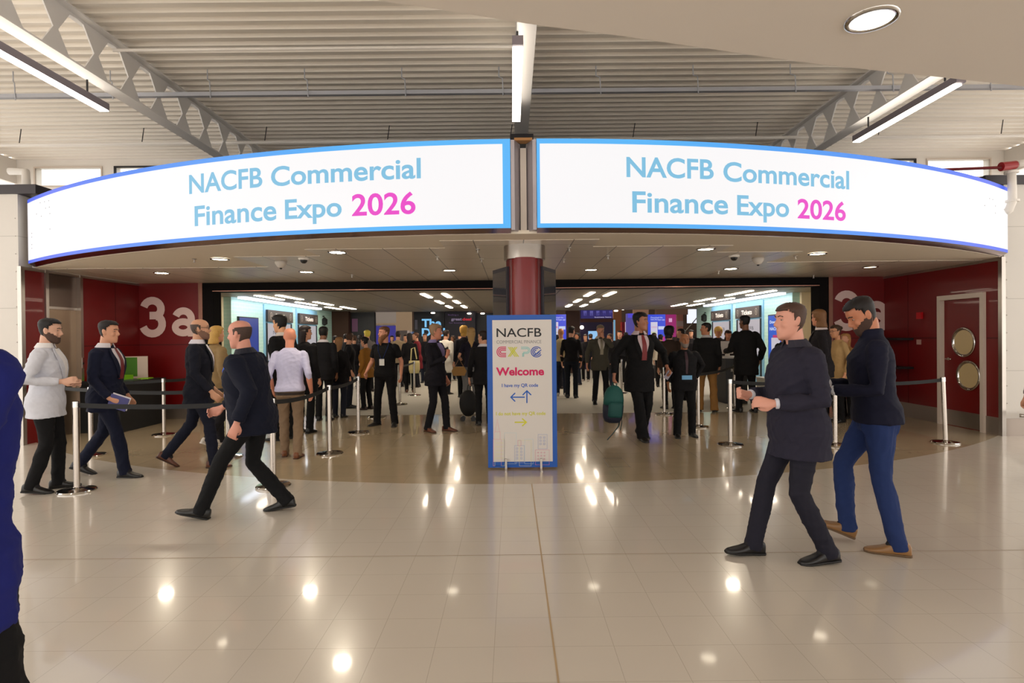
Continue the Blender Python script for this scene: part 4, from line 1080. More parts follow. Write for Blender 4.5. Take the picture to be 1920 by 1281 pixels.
    for sd, sh, el, W, hd, n, ar in AR:
        up = .044 if not fem else .036
        g.tube([sh + Vector((0, -sd*.03, -.03)), sh.lerp(el, .4), el, el.lerp(W, .35), W - (W-el).normalized()*.02, W], [up-.010, up-.002, up-.006, up-.004, .027, .026], 12, round_ends=True)
        if lod < 3: hand(g, W + hd*.02, hd, n, sd, ar.get('curl', .45), point=ar.get('point', False), s=(1.0 if not fem else .88))
        else: g.tube([W, W+hd*.09, W+hd*.16], [(.03, .018), (.038, .018), (.02, .012)], 8, round_ends=True)
    for k in range(2):
        g.tube([hips[k], knees[k], ank[k][0]], [.066, .044, .030], 10)
        a = ank[k][0]; fz = ank[k][1]
        fd = Vector((cos(fz)*cos(ank[k][2]), cos(fz)*sin(ank[k][2]), -sin(fz)))
        g.tube([a, a + fd*.05 - Vector((0, 0, .035))], [.028, .02], 8, round_ends=True)
    body = voxel('person', g, skinm(skin), vs_b, None, 2 if lod < 2 else 1)
    body.location = (p.x + tx, p.y, 0); body.rotation_euler = (0, 0, radians(face)); body.scale = (s, s, s)
    tag(body, label, 'person', group)
    # ------------------------------------------------ shoes
    for k in range(2):
        a, pt, yw = ank[k]; fz = pt
        fd = Vector((cos(fz)*cos(yw), cos(fz)*sin(yw), -sin(fz))); sdv = Vector((-sin(yw), cos(yw), 0)); up = fd.cross(sdv) * 1.0
        if up.z < 0: up = -up
        def sec(x, w_, z1, z0=-.085, nn=14):
            out = []
            for j in range(nn):
                t = 2*pi*j/nn; yy = w_*math.copysign(abs(cos(t))**.7, cos(t)); zz = sin(t); zm = (z1+z0)/2; hh = (z1-z0)/2
                out.append(a + fd*x + sdv*yy + up*(zm + hh*math.copysign(abs(zz)**.6, zz)))
            return out
        ln_ = .88 if fem else 1.0
        g = Geo().loft([sec(-.078, .020, -.02), sec(-.070, .032, .0), sec(-.03, .037, .018), sec(.02, .038, .012), sec(.06*ln_, .041, -.018), sec(.10*ln_, .045, -.036), sec(.14*ln_, .046, -.047), sec(.172*ln_, .038, -.055), sec(.195*ln_, .020, -.062)])
        if lod < 2:
            kn_ = knees[k]; u_ = (a-kn_).normalized(); obj('sock', Geo().tube([a - u_*.06, a - u_*.01, a + fd*.035 - Vector((0, 0, .022))], [.041, .040, .036], 12, round_ends=True), mat((22, 20, 24), .9), body, smooth=True)
        sc_ = shoe if (k == 0 or not shoe2) else shoe2
        so = obj('shoe', g, mat(sc_, .42, spec=.5), body, smooth=True)
        if lod < 2:
            g = Geo().loft([sec(x, w_+.003, -.068, -.0875) for x, w_ in ((-.081, .022), (-.072, .034), (-.03, .039), (.02, .038), (.06*ln_, .042), (.10*ln_, .047), (.14*ln_, .048), (.175*ln_, .038), (.198*ln_, .020))])
            obj('sole', g, mat(sole or tuple(int(c*.6) for c in sc_), .6), so)
    # ------------------------------------------------ trousers
    tm = cloth(trous)
    kr = 1.0*wide
    g = Geo()
    g.loft([tring(z, .002 if z < -.02 else -.008, 20) for z in (-.11, -.06, 0, .05, .09)])
    for k in range(2):
        h_, kn, an = hips[k], knees[k], ank[k][0]
        e = an + (an-kn).normalized()*.055
        th = .098 if not fem else .094
        g.tube([h_ + Vector((0, 0, .02)), h_.lerp(kn, .3), h_.lerp(kn, .7), kn, kn.lerp(e, .35), kn.lerp(e, .75), e], [th*(1+.5*(girth-1)), .092*kr, .074*kr, .066*kr, .066*kr, .060*kr*(1.15 if wide > 1.1 else 1), .060*kr*(1.25 if wide > 1.1 else 1)], 14)
    if trous is not None and legmode != 'none':
        voxel('trousers', g, tm, vs_c, body, sm, fold=.0075 if lod < 2 else .0, seed=len(label)+1, fs=46)
    # ------------------------------------------------ top garment
    kind, tc = top
    m_ = cloth(tc)
    off = {'jacket': .024, 'coat': .030, 'shirt': .010, 'tee': .010, 'sweater': .017}[kind]
    hm = hem if hem is not None else {'jacket': -.17, 'coat': -.34, 'shirt': -.03, 'tee': -.07, 'sweater': -.05}[kind]
    spread = max(abs(ank[0][0].x - ank[1][0].x)*.30, 0)
    g = Geo(); rings = []
    if hm < -.11:
        k0 = 4
        for i in range(k0):
            zz = hm + (-.10-hm)*i/k0; q = (-.10-zz)
            c, a, b = tsec(-.10)
            ex = spread*min(1, q/.35)
            rings.append([P0 + Vector((c + (a+off+.012+.10*q+ex*.55)*cos(2*pi*j/28), (b+off+.012+.06*q)*sin(2*pi*j/28), zz)) for j in range(28)])
    z = max(hm, -.10)
    zl = [z]
    while z < .50: z += .045; zl.append(min(z, .50))
    sq = .6 if fem else 1
    for z in zl: rings.append(tring(z, off*(1 if z < .40 else .75) + (.012 if z < .06 and hm < -.02 else .004 if z < .06 else 0)))
    for z in (.52, .535, .545): rings.append(tring(z, off*.5))
    if collar == 'high': rings += [tring(.57, .012), tring(.595, .014)]
    elif kind in ('jacket', 'coat', 'shirt', 'sweater'): rings += [tring(.562, .008)]
    g.loft(rings)
    sl = {'jacket': 1.08, 'coat': 1.2, 'shirt': .86, 'tee': .92, 'sweater': 1.0}[kind]*(1 if not fem else .86)*(1+.35*(girth-1))
    for sd, sh, el, W, hd, n, ar in AR:
        stop = {'long': 1.0, 'short': 0, 'rolled': .35}[sleeve]
        g.ell(sh + Vector((0, -sd*.006, -.012)), (.067*sl, .060*sl, .064*sl))
        if stop == 0:
            e = sh.lerp(el, .72)
            g.tube([sh, sh.lerp(el, .4), e], [.064*sl, .062*sl, .064*sl], 14)
        else:
            e = el.lerp(W, stop) - (W-el).normalized()*(.015 if stop == 1 else 0)
            g.tube([sh, sh.lerp(el, .5), el, el.lerp(e, .5), e], [.064*sl, .057*sl, .051*sl, .045*sl, .039*sl], 14)
    gar = voxel({'jacket': 'jacket', 'coat': 'coat', 'shirt': 'shirt', 'tee': 'shirt', 'sweater': 'sweater'}[kind], g, m_, vs_c, body, sm, fold={0: .008, 1: .007}.get(lod, 0), seed=len(label), fs=42)
    # cuffs of the shirt
    if cuff and lod < 2:
        for sd, sh, el, W, hd, n, ar in AR:
            u = (W-el).normalized(); obj('cuff', Geo().tube([W-u*.03, W+u*.004], [.034, .034], 14), mat(cuff, .8), body, smooth=True)
    # ------------------------------------------------ shirt front, collar, tie
    def patch(z0, z1, wf, o_, m2, nm, N=10, mw=6, ph0=0.0):
        g = Geo(); R_ = []
        for i in range(N+1):
            z = z0 + (z1-z0)*i/N; w2 = wf((z-z0)/(z1-z0))
            R_.append([tpt(z, ph0 + w2*(2*j/mw-1), o_) for j in range(mw+1)])
        n = mw+1; vs = [q for r in R_ for q in r]
        inn = [tuple(Vector(v) - Fw*.012) for v in vs]; kk = len(vs)
        fs = [(i*n+j, i*n+j+1, (i+1)*n+j+1, (i+1)*n+j) for i in range(N) for j in range(mw)]
        g.add(vs + inn, fs + [tuple(reversed([q+kk for q in f])) for f in fs])
        return obj(nm, g, m2, body, smooth=True)
    if shirt and kind in ('jacket', 'coat'):
        zlow = {0: .20, 1: .20}.get(lod, .2)
        patch(zlow, .53, lambda t: .06 + .42*t**1.1, off+.010, mat(shirt, .8), 'shirt')
        if lod < 2:
            for s_ in (-1, 1):
                patch(zlow, .50, lambda t: .07 + .10*t, off+.016, m_, 'lapel', ph0=0) if False else None
                g = Geo(); R_ = []
                for i in range(9):
                    t = i/8; z = zlow + (.535-zlow)*t; w2 = .06+.42*t**1.1
                    R_.append([tpt(z, s_*(w2-.03), off+.014), tpt(z, s_*(w2+.10+.16*sin(pi*min(1, t*1.05))), off+.016), tpt(z, s_*(w2+.10+.16*sin(pi*min(1, t*1.05))), off+.004), tpt(z, s_*(w2-.03), off+.002)])
                g.loft(R_); obj('lapel', g, m_, gar, smooth=False)
        if tie:
            patch(.19, .535, lambda t: .155-.07*t if t < .93 else .10, off+.015, mat(tie, .6, grain=.15, gscale=90), 'tie', mw=3)
    if (shirt or collar == 'shirt') and lod < 3:
        cm = mat(shirt or tc, .8)
        g = Geo(); K = 20; R_ = []
        for j in range(K+1):
            a = .35 + (2*pi-.7)*j/K
            R_.append([tpt(.535, a, .012), tpt(.583, a, .006), tpt(.588, a, .010), tpt(.540, a, .022)])
        g.loft(R_); obj('collar', g, cm, body, smooth=False)
    # ------------------------------------------------ hair
    if style != 'bald' and lod < 4:
        hm_ = mat(hair, .6, grain=.25, gscale=90, spec=.35)
        tt, ts = {'short': (.012, .005), 'fade': (.017, .0025), 'thick': (.024, .010), 'long': (.016, .014), 'bun': (.012, .009), 'ring': (.004, .006), 'curly': (.04, .035), 'bob': (.018, .016)}[style]
        g = Geo(); nz = 22; nph = 40
        def inside(z, ph):
            c = cos(ph)      # 1 front, -1 back
            if style == 'ring': return z < .058 - .05*max(0, c+.1) and c < .22 and z > (-.055 if c < -.4 else .0)
            lowf = .074 if style != 'fade' else .078
            if c > .55: return z > lowf
            if c > .12: return z > .040 + (c-.12)*.10
            if c > -.15: return z > .012
            return z > -.055 - .02*(-c) if c < -.45 else z > -.03
        vid = {}
        def V_(i, j):
            key = (i, j % nph)
            if key in vid: return vid[key]
            z = -.085 + (.119+.085)*i/nz; ph = 2*pi*j/nph
            k = max(0, min(1, (z-.02)/.07)); o_ = ts + (tt-ts)*k
            if style in ('curly', 'thick', 'fade', 'short'): o_ *= 1 + .22*sin(i*2.3+j*1.7)*sin(j*2.9)
            q = head_pt(z, ph, o_)
            vid[key] = len(g.v); g.v.append(tuple(HP(q))); return vid[key]
        for i in range(nz):
            zc = -.085 + .204*(i+.5)/nz
            for j in range(nph):
                if inside(zc, 2*pi*(j+.5)/nph): g.f.append((V_(i, j), V_(i, j+1), V_(i+1, j+1), V_(i+1, j)))
        if style != 'ring': g.f.append(tuple(V_(nz, j) for j in range(nph)))
        # inner lid: thickness towards the skull
        me = g.mesh('hair'); o = link('hair', me, hm_, body, smooth=True)
        so = o.modifiers.new('t', 'SOLIDIFY'); so.thickness = tt if style != 'ring' else .004; so.offset = -1 if style != 'ring' else 0
        if style in ('long', 'bob', 'curly'):
            Lz = {'long': -.30, 'bob': -.14, 'curly': -.12}[style]
            g = Geo(); R_ = []
            for i in range(9):
                t = i/8; z = .05 + (Lz-.05)*t; wv = .084 + .010*sin(t*9) - .015*t; bk = -.105 - .005*t + (-.03 if style != 'curly' else 0)*t
                R_.append([HP(Vector((0, 0, 0))) + HM @ Vector((-.035 + (abs(bk)-.035)*-cos(a)*1.0*(1 if cos(a) > 0 else .25), wv*sin(a), z)) for a in [2*pi*j/20 for j in range(20)]])
            g.loft(R_); obj('hair_fall', g, hm_, o, smooth=True)
        if style == 'bun': obj('hair_bun', Geo().ell(HP(Vector((-.11, 0, .05))), (.04, .04, .038)), hm_, o, smooth=True)
    if beard and lod < 3:
        bm_, long_ = beard
        g = Geo(); nz = 12; nph = 40; vid = {}
        def B_(i, j):
            if (i, j) in vid: return vid[i, j]
            z = -.118 + .118*i/nz; ph = -pi*.62 + 2*pi*.62*j/nph
            q = head_pt(z, ph, (.004 if not long_ else .008) + (.005 if abs(ph) < .8 else 0)); vid[i, j] = len(g.v); g.v.append(tuple(HP(q))); return vid[i, j]
        for i in range(nz):
            zc = -.118 + .118*(i+.5)/nz
            for j in range(nph):
                ph = abs(-pi*.62 + 2*pi*.62*(j+.5)/nph)
                if zc < -.048 + max(0, ph-.5)*.045: g.f.append((B_(i, j), B_(i, j+1), B_(i+1, j+1), B_(i+1, j)))
        b_ = link('beard', g.mesh('beard'), mat(bm_, .8, grain=.2, gscale=90), body, smooth=True)
        so = b_.modifiers.new('t', 'SOLIDIFY'); so.thickness = .010; so.offset = -1
        if long_: obj('beard_tip', Geo().tube([HP(Vector((.062, 0, -.075))), HP(Vector((.075, 0, -.12))), HP(Vector((.072, 0, -.165))), HP(Vector((.066, 0, -.20)))], [(.036, .052), (.036, .05), (.026, .038), (.01, .014)], 12, ref=HM @ Vector((1, 0, 0)), round_ends=True), mat(bm_, .8, grain=.2, gscale=90), b_, smooth=True)
    if lod < 2:
        for s_ in (-1, 1):
            e = obj('eye', Geo().ell(HP(Vector((.0685, s_*.030, .015))), (.0100, .0115, .0075), HM), mat((168, 140, 126), .5), body, smooth=True)
            obj('iris', Geo().ell(HP(Vector((.0770, s_*.0305, .0145))), (.0030, .0050, .0050), HM, 10, 6), mat((40, 26, 20), .2), e, smooth=True)
            if style != 'bald' or True:
                obj('eyebrow', Geo().tube([HP(Vector((.090, s_*.012, .037))), HP(Vector((.087, s_*.030, .042))), HP(Vector((.074, s_*.048, .036)))], [.0035]*3, 6), mat(hair, .8), body)
    if glasses:
        g = Geo()
        for s_ in (-1, 1):
            g.tube([HP(Vector((.092, s_*(.030) + .020*cos(t), .012 + .015*sin(t)))) for t in [2*pi*j/12 for j in range(13)]], [.0022]*13, 5)
            g.tube([HP(Vector((.090, s_*.050, .018))), HP(Vector((.05, s_*.074, .020))), HP(Vector((-.01, s_*.082, .020)))], [.0025]*3, 5)
        g.tube([HP(Vector((.093, -.010, .014))), HP(Vector((.093, .010, .014)))], [.002]*2, 5)
        obj('glasses', g, M_black, body)
    Wm = Matrix.Translation(body.location) @ Matrix.Rotation(radians(face), 4, 'Z') @ Matrix.Scale(s, 4)
    return dict(o=body, AR=AR, tpt=tpt, W=Wm, HP=HP, off=off, s=s, face=radians(face), TP=TP, HM=HM)
def hp_world(P, k, f=.06, n=0.0):
    sd, sh, el, W, hd, nn, ar = P['AR'][k]
    return P['W'] @ (W + hd*(.02+f) + nn.normalized()*n)
def lanyard(P, col_, zb=.27, badge=(214, 212, 210)):
    g = Geo(); t = P['tpt']; o = P['off']+.012
    for s_ in (-1, 1):
        g.tube([t(.55, s_*.9, o), t(.50, s_*.55, o), t(.42, s_*.33, o), t(zb+.03, s_*.03, o)], [(.009, .003)]*4, 6)
    l = obj('lanyard', g, mat(col_, .6), P['o'])
    c = t(zb, 0, o+.004); u = Vector((0, 0, 1))
    g = Geo().box(-.004, .004, -.045, .045, -.065, .05); g.v = [tuple(Vector(v)+c) for v in g.v]
    obj('badge', g, mat(badge, .4), l)

# ---------------------------------------------------------------- the people in the foreground
N_ = (18, 22, 40)
BK = (12, 11, 13)
person(-152, 0, 0, 84, 'person in a loose blue shirt cropped at the left edge of the picture', Y=1.50, H=1.90, lod=0, hair=(50, 38, 30), top=('sweater', (26, 32, 104)), trous=BK, hem=-.16, girth=1.05,
       legs=(dict(x=.2), dict(x=-.12, p=12)), arms=(dict(), dict(w=(-.08, .17, .90), pole=(-.8, .2, -.3))))
p_ = person(88, 921, 597, 22, 'bearded man in a white blazer and black trousers walking at the far left', hair=(22, 18, 18), style='fade', beard=((74, 52, 42), False), skin=(206, 160, 136),
       top=('jacket', (200, 201, 210)), shirt=(224, 220, 220), trous=BK, shoe=(14, 12, 12), girth=1.05, lod=0, lean=2, hp=6, hy=-4,
       legs=(dict(x=.06), dict(x=-.10, p=6)), arms=(dict(w=(.15, .16, 1.12), pole=(-.7, .5, -.6)), dict(w=(.17, .20, 1.14), d=(1, .1, .15), n=(0, -1, -.3), curl=.7, point=True, pole=(-.8, .5, -.5))))
p_ = person(200, 893, 601, 6, 'man in a navy suit and grey scarf collar carrying a folder at the left', hair=(26, 20, 20), style='fade', top=('jacket', (16, 20, 42)), shirt=(206, 200, 206), tie=(110, 20, 30), trous=(16, 20, 40), shoe=(16, 13, 14),
       girth=1.06, lod=0, lean=2, hp=4, legs=(dict(x=-.34, p=20), dict(x=.24, p=0)), arms=(dict(w=(.10, .22, .92)), dict(w=(.16, .24, .93), d=(.9, 0, -.3), curl=.9)))
fo = thing('folder', 'pale folder with a purple cover held by the man in the navy suit', 'folder', hp_world(p_, 1, .08)); fo.rotation_euler = (0, radians(20), radians(6))
obj('cover', Geo().box(-.10, .10, -.012, .0, -.09, .06), mat((70, 70, 130), .5), fo); obj('papers', Geo().box(-.09, .11, 0, .006, -.08, .075), mat((214, 208, 214), .6), fo)
person(374, 876, 597, 20, 'bald man with glasses in a dark navy suit striding right', skin=(196, 146, 116), hair=(70, 56, 50), style='ring', glasses=True, beard=((120, 88, 72), False), top=('jacket', (15, 17, 30)), shirt=(210, 204, 214), trous=(17, 20, 36), shoe=(88, 46, 26),
       lod=0, lean=1, legs=(dict(x=-.36, p=32), dict(x=.16)), arms=(dict(w=(.12, .24, .93)), dict(w=(.16, .25, .93), curl=.6)))
person(404, 838, 611, 60, 'blond woman in a khaki coat seen from behind, next to the bald man in glasses', hair=(190, 150, 80), style='bob', fem=True, top=('coat', (140, 116, 80)), trous=(24, 22, 26), shoe=(190, 182, 172), sole=(210, 204, 196), lod=1, girth=1.2, hem=-.32,
       legs=(dict(x=.14), dict(x=-.18, p=25)))
p_ = person(478, 965, 598, 184, 'heavy man in a dark navy jacket with a blue lanyard striding left', skin=(204, 142, 122), hair=(66, 48, 40), style='ring', top=('coat', (13, 17, 34)), trous=(12, 12, 14), shoe=(14, 13, 13), girth=1.3, lod=0, lean=9, hp=6, hem=-.15, twist=-10,
       collar='shirt', legs=(dict(x=.40, p=-14, yaw=0), dict(x=-.22, p=8, yaw=2)), arms=(dict(w=(-.02, .30, .93), curl=.7), dict(w=(.30, .22, 1.0), d=(.8, 0, -.35), curl=.7)))
lanyard(p_, (30, 80, 190), .26, (170, 160, 190))
p_ = person(545, 858, 614, 100, 'bald man in a pale lilac shirt and tan trousers seen from behind', skin=(212, 140, 112), style='bald', top=('shirt', (196, 194, 222)), trous=(128, 106, 84), shoe=(112, 62, 28), lod=0, sleeve='rolled', girth=1.1, lean=2,
       legs=(dict(x=.10), dict(x=-.08)), arms=(dict(w=(.10, .25, .95)), dict(w=(.02, .27, .91), curl=.6)), hy=6)
obj('belt', Geo().loft([[p_['tpt'](z, 2*pi*j/24, .012) for j in range(24)] for z in (-.075, -.04)]), mat((40, 26, 20), .5), p_['o'])
person(531, 832, 590, 165, 'tall dark-haired man in a black coat facing left above the bald man', hair=(18, 14, 14), style='thick', skin=(214, 158, 118), top=('coat', BK), shirt=(206, 196, 190), trous=BK, lod=1, hp=8, Y=9.1, legs=(dict(x=.03), dict(x=-.05)))
person(570, 824, 611, 80, 'woman with long dark hair in a black coat behind the bald man', hair=(30, 18, 16), style='long', fem=True, top=('coat', (14, 12, 15)), trous=BK, lod=1, hy=-40, H=1.82, Y=9.75, hem=-.3)
person(607, 789, 612, 92, 'man in a black suit seen from behind, right of the bald man', hair=(14, 11, 12), skin=SK3, top=('jacket', (15, 14, 18)), shirt=(196, 190, 196), trous=BK, lod=1, girth=1.1)
person(636, 783, 632, 85, 'woman with long fair-brown hair and dark clothes left of the mustard jacket', hair=(128, 92, 58), style='long', fem=True, top=('jacket', (16, 13, 16)), trous=(24, 26, 38), lod=2)
person(654, 765, 624, 20, 'brown-haired man in a dark jacket just left of the mustard jacket', hair=(70, 46, 32), top=('jacket', (20, 19, 24)), trous=(20, 22, 32), lod=2, hy=60)
person(688, 768, 631, 160, 'person in a mustard jacket and black trousers left of the bearded man', hair=(20, 14, 14), style='bun', fem=True, top=('coat', (146, 98, 36)), trous=BK, shoe=(50, 30, 22), lod=1, hem=-.16, hp=10, girth=1.1)
p_ = person(724, 798, 612, 262, 'bearded man in a black polo shirt with a lanyard standing guard', hair=(96, 60, 40), style='short', beard=((126, 84, 52), True), skin=(202, 140, 112), top=('tee', (15, 14, 17)), trous=(13, 12, 15), shoe=(14, 12, 12), lod=0, sleeve='short', girth=1.22, hy=-42, hem=-.06, wide=1.08,
       legs=(dict(x=.03, y=.17, yaw=12), dict(x=0, y=.17, yaw=30)), arms=(dict(w=(.05, .31, .93), curl=.5), dict(w=(.12, .30, .98), curl=.6)))
lanyard(p_, (40, 70, 140), .22)
p_ = person(818, 809, 608, 336, 'grey-haired man in a black suit and lilac shirt holding a phone', hair=(142, 112, 84), style='thick', skin=(196, 130, 104), top=('jacket', (18, 16, 24)), shirt=(120, 110, 156), trous=(16, 14, 20), shoe=(96, 48, 26), lod=0, lean=-1,
       legs=(dict(x=.14, p=0, yaw=0), dict(x=-.10, yaw=20)), arms=(dict(w=(.05, .25, .90)), dict(w=(.24, .05, 1.24), d=(.3, -.1, .9), n=(-.9, -.3, 0), curl=.8, pole=(-.5, .5, -1))), hy=26, hp=4)
ph = thing('phone', 'black phone in the raised hand of the grey-haired man', 'phone', hp_world(p_, 1, .08, .02)); ph.rotation_euler = (0, radians(-18), radians(60))
obj('body', Geo().box(-.037, .037, -.005, .005, -.075, .075), M_black, ph)
person(885, 772, 614, 95, 'woman with long blond hair, dark T-shirt and wide grey trousers left of the welcome sign', hair=(176, 140, 88), style='long', fem=True, skin=(206, 150, 116), top=('tee', (24, 20, 34)), trous=(104, 102, 102), shoe=(30, 28, 30), lod=1, sleeve='short', wide=1.35, hem=-.0,
       arms=(dict(w=(.17, .24, 1.12)), dict(w=(.08, .25, .95))))
person(870, 768, 612, 100, 'second woman with curly golden hair behind the blond woman', hair=(196, 150, 66), style='curly', fem=True, top=('jacket', (24, 20, 26)), trous=BK, lod=2, Y=15.2)
person(908, 798, 620, 95, 'man in a black suit partly hidden behind the left edge of the welcome sign', hair=(36, 24, 20), top=('jacket', (17, 15, 18)), shirt=(206, 200, 206), trous=BK, lod=1, hy=50, arms=(dict(w=(.02, .27, .90)), dict()))
bg_ = thing('wheeled_bag', 'round black bag by the feet of the suited man at the welcome sign', 'bag', on_z(878, 790, 0))
g = Geo().ell((0, .02, .34), (.17, .12, .26), N=16, K=10); obj('bag_body', g, mat((14, 13, 15), .7), bg_, smooth=True)
obj('handle', Geo().tube([(-.03, 0, .5), (.0, 0, .68), (.12, 0, .72)], [.012]*3, 6), M_black, bg_)
for x in (-.1, .1): obj('wheel', Geo().tube([(x, -.06, .05), (x, .06, .05)], [.05]*2, 12), M_black, bg_)
# right of the sign
person(1071, 753, 606, 80, 'man in a black waistcoat just right of the welcome sign', hair=(30, 22, 20), top=('shirt', (24, 22, 24)), trous=(22, 26, 34), shoe=(20, 18, 18), lod=1, hy=-30, H=1.86, Y=14.9)
person(1052, 748, 616, 90, 'bald person in a cream shirt behind the black waistcoat', style='bald', skin=(196, 132, 96), top=('shirt', (186, 168, 128)), trous=(34, 40, 54), shoe=(170, 164, 156), lod=2, H=1.82, Y=15.4)
p_ = person(1126, 759, 605, 275, 'man in a grey suit touching his mouth, left of the tall man', hair=(120, 104, 84), style='short', skin=(196, 134, 104), top=('jacket', (70, 66, 56)), shirt=(206, 196, 186), tie=(150, 140, 120), trous=(16, 15, 19), lod=1, H=1.86,
       legs=(dict(x=.14), dict(x=-.12, p=10)), arms=(dict(w=(.20, .02, 1.50), d=(-.1, -.2, 1), n=(-1, 0, 0), pole=(.1, .8, -.8), curl=.9), dict(w=(.02, .30, .92))), hp=12)
p_ = person(1200, 822, 587, 282, 'tall man in a black suit and loosened red tie carrying a teal backpack', hair=(12, 10, 11), style='thick', skin=(166, 110, 84), top=('coat', (12, 11, 13)), shirt=(196, 176, 180), tie=(120, 34, 38), trous=(11, 10, 12), shoe=(20, 16, 14), lod=0, hem=-.26, hy=42, wide=1.12,
       legs=(dict(x=-.10, y=.07, p=6), dict(x=.18, y=.04)), arms=(dict(w=(.10, .36, 1.03), d=(.3, .2, -.6), curl=.9, pole=(-.7, .8, -.1)), dict(w=(-.0, .38, .93), curl=1.2, d=(0, .05, -1), pole=(-.4, .9, -.2))), lean=3)
pc = thing('leaflet', 'folded leaflet held low by the tall man in the black suit', 'leaflet', hp_world(p_, 0, .08, .01)); pc.rotation_euler = (.3, .5, .2)
obj('paper', Geo().box(-.04, .04, -.003, .003, -.11, .03), mat((150, 146, 160), .6), pc)
hw = hp_world(p_, 1, .09)
bk = thing('backpack', 'teal and navy backpack hanging from the hand of the tall man', 'backpack', (hw.x-.03, hw.y, hw.z-.62)); bk.rotation_euler = (0, radians(4), radians(15))
sec_ = lambda z, a, b, n=20: [Vector((a*math.copysign(abs(cos(2*pi*j/n))**.8, cos(2*pi*j/n)), b*math.copysign(abs(sin(2*pi*j/n))**.8, sin(2*pi*j/n)), z)) for j in range(n)]
obj('bag_body', Geo().loft([sec_(z, a, b) for z, a, b in ((.27, .158, .10), (.36, .158, .095), (.45, .145, .085), (.52, .115, .07), (.565, .06, .04), (.575, .02, .02))]), mat((14, 82, 76), .7, grain=.1), bk, smooth=True)
obj('bag_base', Geo().loft([sec_(z, a, b) for z, a, b in ((.0, .07, .05), (.015, .115, .08), (.08, .15, .10), (.18, .16, .105), (.275, .162, .104))]), mat((16, 22, 44), .7), bk, smooth=True)
obj('front_pocket', Geo().loft([sec_(z, a, b) for z, a, b in ((.09, .10, .03), (.12, .118, .045), (.28, .118, .045), (.33, .09, .03))]), mat((12, 74, 70), .7), bk, smooth=True).location = (0, -.075, 0)
obj('grab_handle', Geo().tube([(-.04, 0, .56), (-.03, 0, .62), (.03, 0, .62), (.04, 0, .56)], [.008]*4, 6), mat((14, 82, 76), .7), bk)
obj('strap', Geo().tube([(.12, -.02, .12), (.08, -.06, -.04), (-.02, -.07, -.16), (-.10, -.07, -.25)], [(.006, .018)]*4, 6), mat((30, 60, 62), .8), bk)
obj('strap', Geo().tube([(.15, .02, .12), (.17, .02, .0), (.15, .02, -.12)], [(.004, .012)]*3, 6), mat((30, 60, 62), .8), bk)
p_ = person(1284, 819, 625, 268, 'bald bearded guard in black with a pale blue badge', skin=(150, 96, 62), style='bald', hair=(90, 80, 76), beard=((120, 108, 100), False), top=('jacket', (16, 15, 18)), trous=(11, 10, 12), shoe=(14, 12, 12), tie=None, lod=0, girth=1.2, wide=1.1, hem=-.14,
       legs=(dict(x=-.04, y=.14), dict(x=.05, y=.14)), arms=(dict(w=(-.12, .22, 1.0), pole=(-.6, .9, -.1)), dict(w=(.0, .28, .93))))
P = p_
g = Geo(); t_ = P['tpt']; R_ = []
for i in range(9):
    z = .16 + .37*i/8; w2 = .05+.05*(i/8); R_.append([t_(z, -w2, P['off']+.008), t_(z, w2, P['off']+.008), t_(z, w2, P['off']-.004), t_(z, -w2, P['off']-.004)])
obj('tie', Geo().loft(R_), mat((52, 26, 36), .6), P['o'])
g = Geo().box(-.005, .005, -.085, .085, -.035, .035); c = t_(.10, 0, P['off']+.014); g.v = [tuple(Vector(v)+c) for v in g.v]
obj('badge', g, mat((96, 160, 206), .4), P['o'])
person(1257, 767, 609, 95, 'curly dark-haired person in a brown jacket behind the bald guard', hair=(20, 15, 15), style='curly', top=('jacket', (52, 38, 30)), trous=BK, shoe=(30, 26, 24), lod=1, H=1.78, hy=-50)
person(1280, 760, 612, 180, 'person with long dark hair between the bald guard and the tan trousers', hair=(24, 18, 16), style='long', fem=True, skin=(196, 140, 110), top=('jacket', (24, 22, 26)), trous=BK, lod=2, H=1.76, Y=14.2)
person(1326, 772, 605, 70, 'man in a black jacket and tan trousers standing at the registration desk', hair=(24, 18, 18), style='short', skin=SK2, top=('jacket', (13, 12, 14)), trous=(132, 94, 50), shoe=(24, 16, 12), shirt=(180, 176, 180), lod=1, hy=95, girth=1.15, wide=1.12, legs=(dict(x=0, y=.14), dict(x=-.02, y=.14)))
person(1347, 755, 607, 250, 'blond receptionist leaning over the registration desk', hair=(226, 182, 96), style='curly', fem=True, skin=(206, 140, 104), top=('jacket', (30, 24, 28)), trous=BK, lod=2, Y=15.3, H=1.80, lean=10, hp=25)
person(1364, 755, 620, 260, 'dark-haired receptionist behind the registration desk', hair=(48, 28, 22), style='bob', fem=True, skin=(196, 130, 100), top=('jacket', (44, 34, 36)), trous=BK, lod=2, Y=14.45, H=1.72, lean=6, hp=20)
person(1400, 773, 591, 95, 'broad man in a long black coat seen from behind at the registration desk', hair=(14, 11, 12), style='short', skin=SK3, top=('coat', (9, 8, 10)), trous=(9, 8, 10), lod=1, girth=1.16, hem=-.26, hy=20, legs=(dict(x=.02, y=.13), dict(x=-.05, y=.13)), arms=(dict(w=(.30, .24, 1.12)), dict(w=(.06, .30, .96))))
person(1472, 800, 612, 190, 'person in black before the tall blue poster, beside the dark-coated man', hair=(20, 16, 16), top=('coat', (12, 12, 15)), trous=(70, 60, 52), lod=1, Y=10.6, H=1.72)
person(1541, 800, 588, 150, 'brown-haired man in a dark suit behind the man in the dark coat', hair=(112, 76, 44), style='bob', skin=(196, 134, 106), top=('jacket', (22, 18, 22)), shirt=(200, 186, 186), trous=BK, lod=1, Y=9.6, H=2.0, hy=-40)
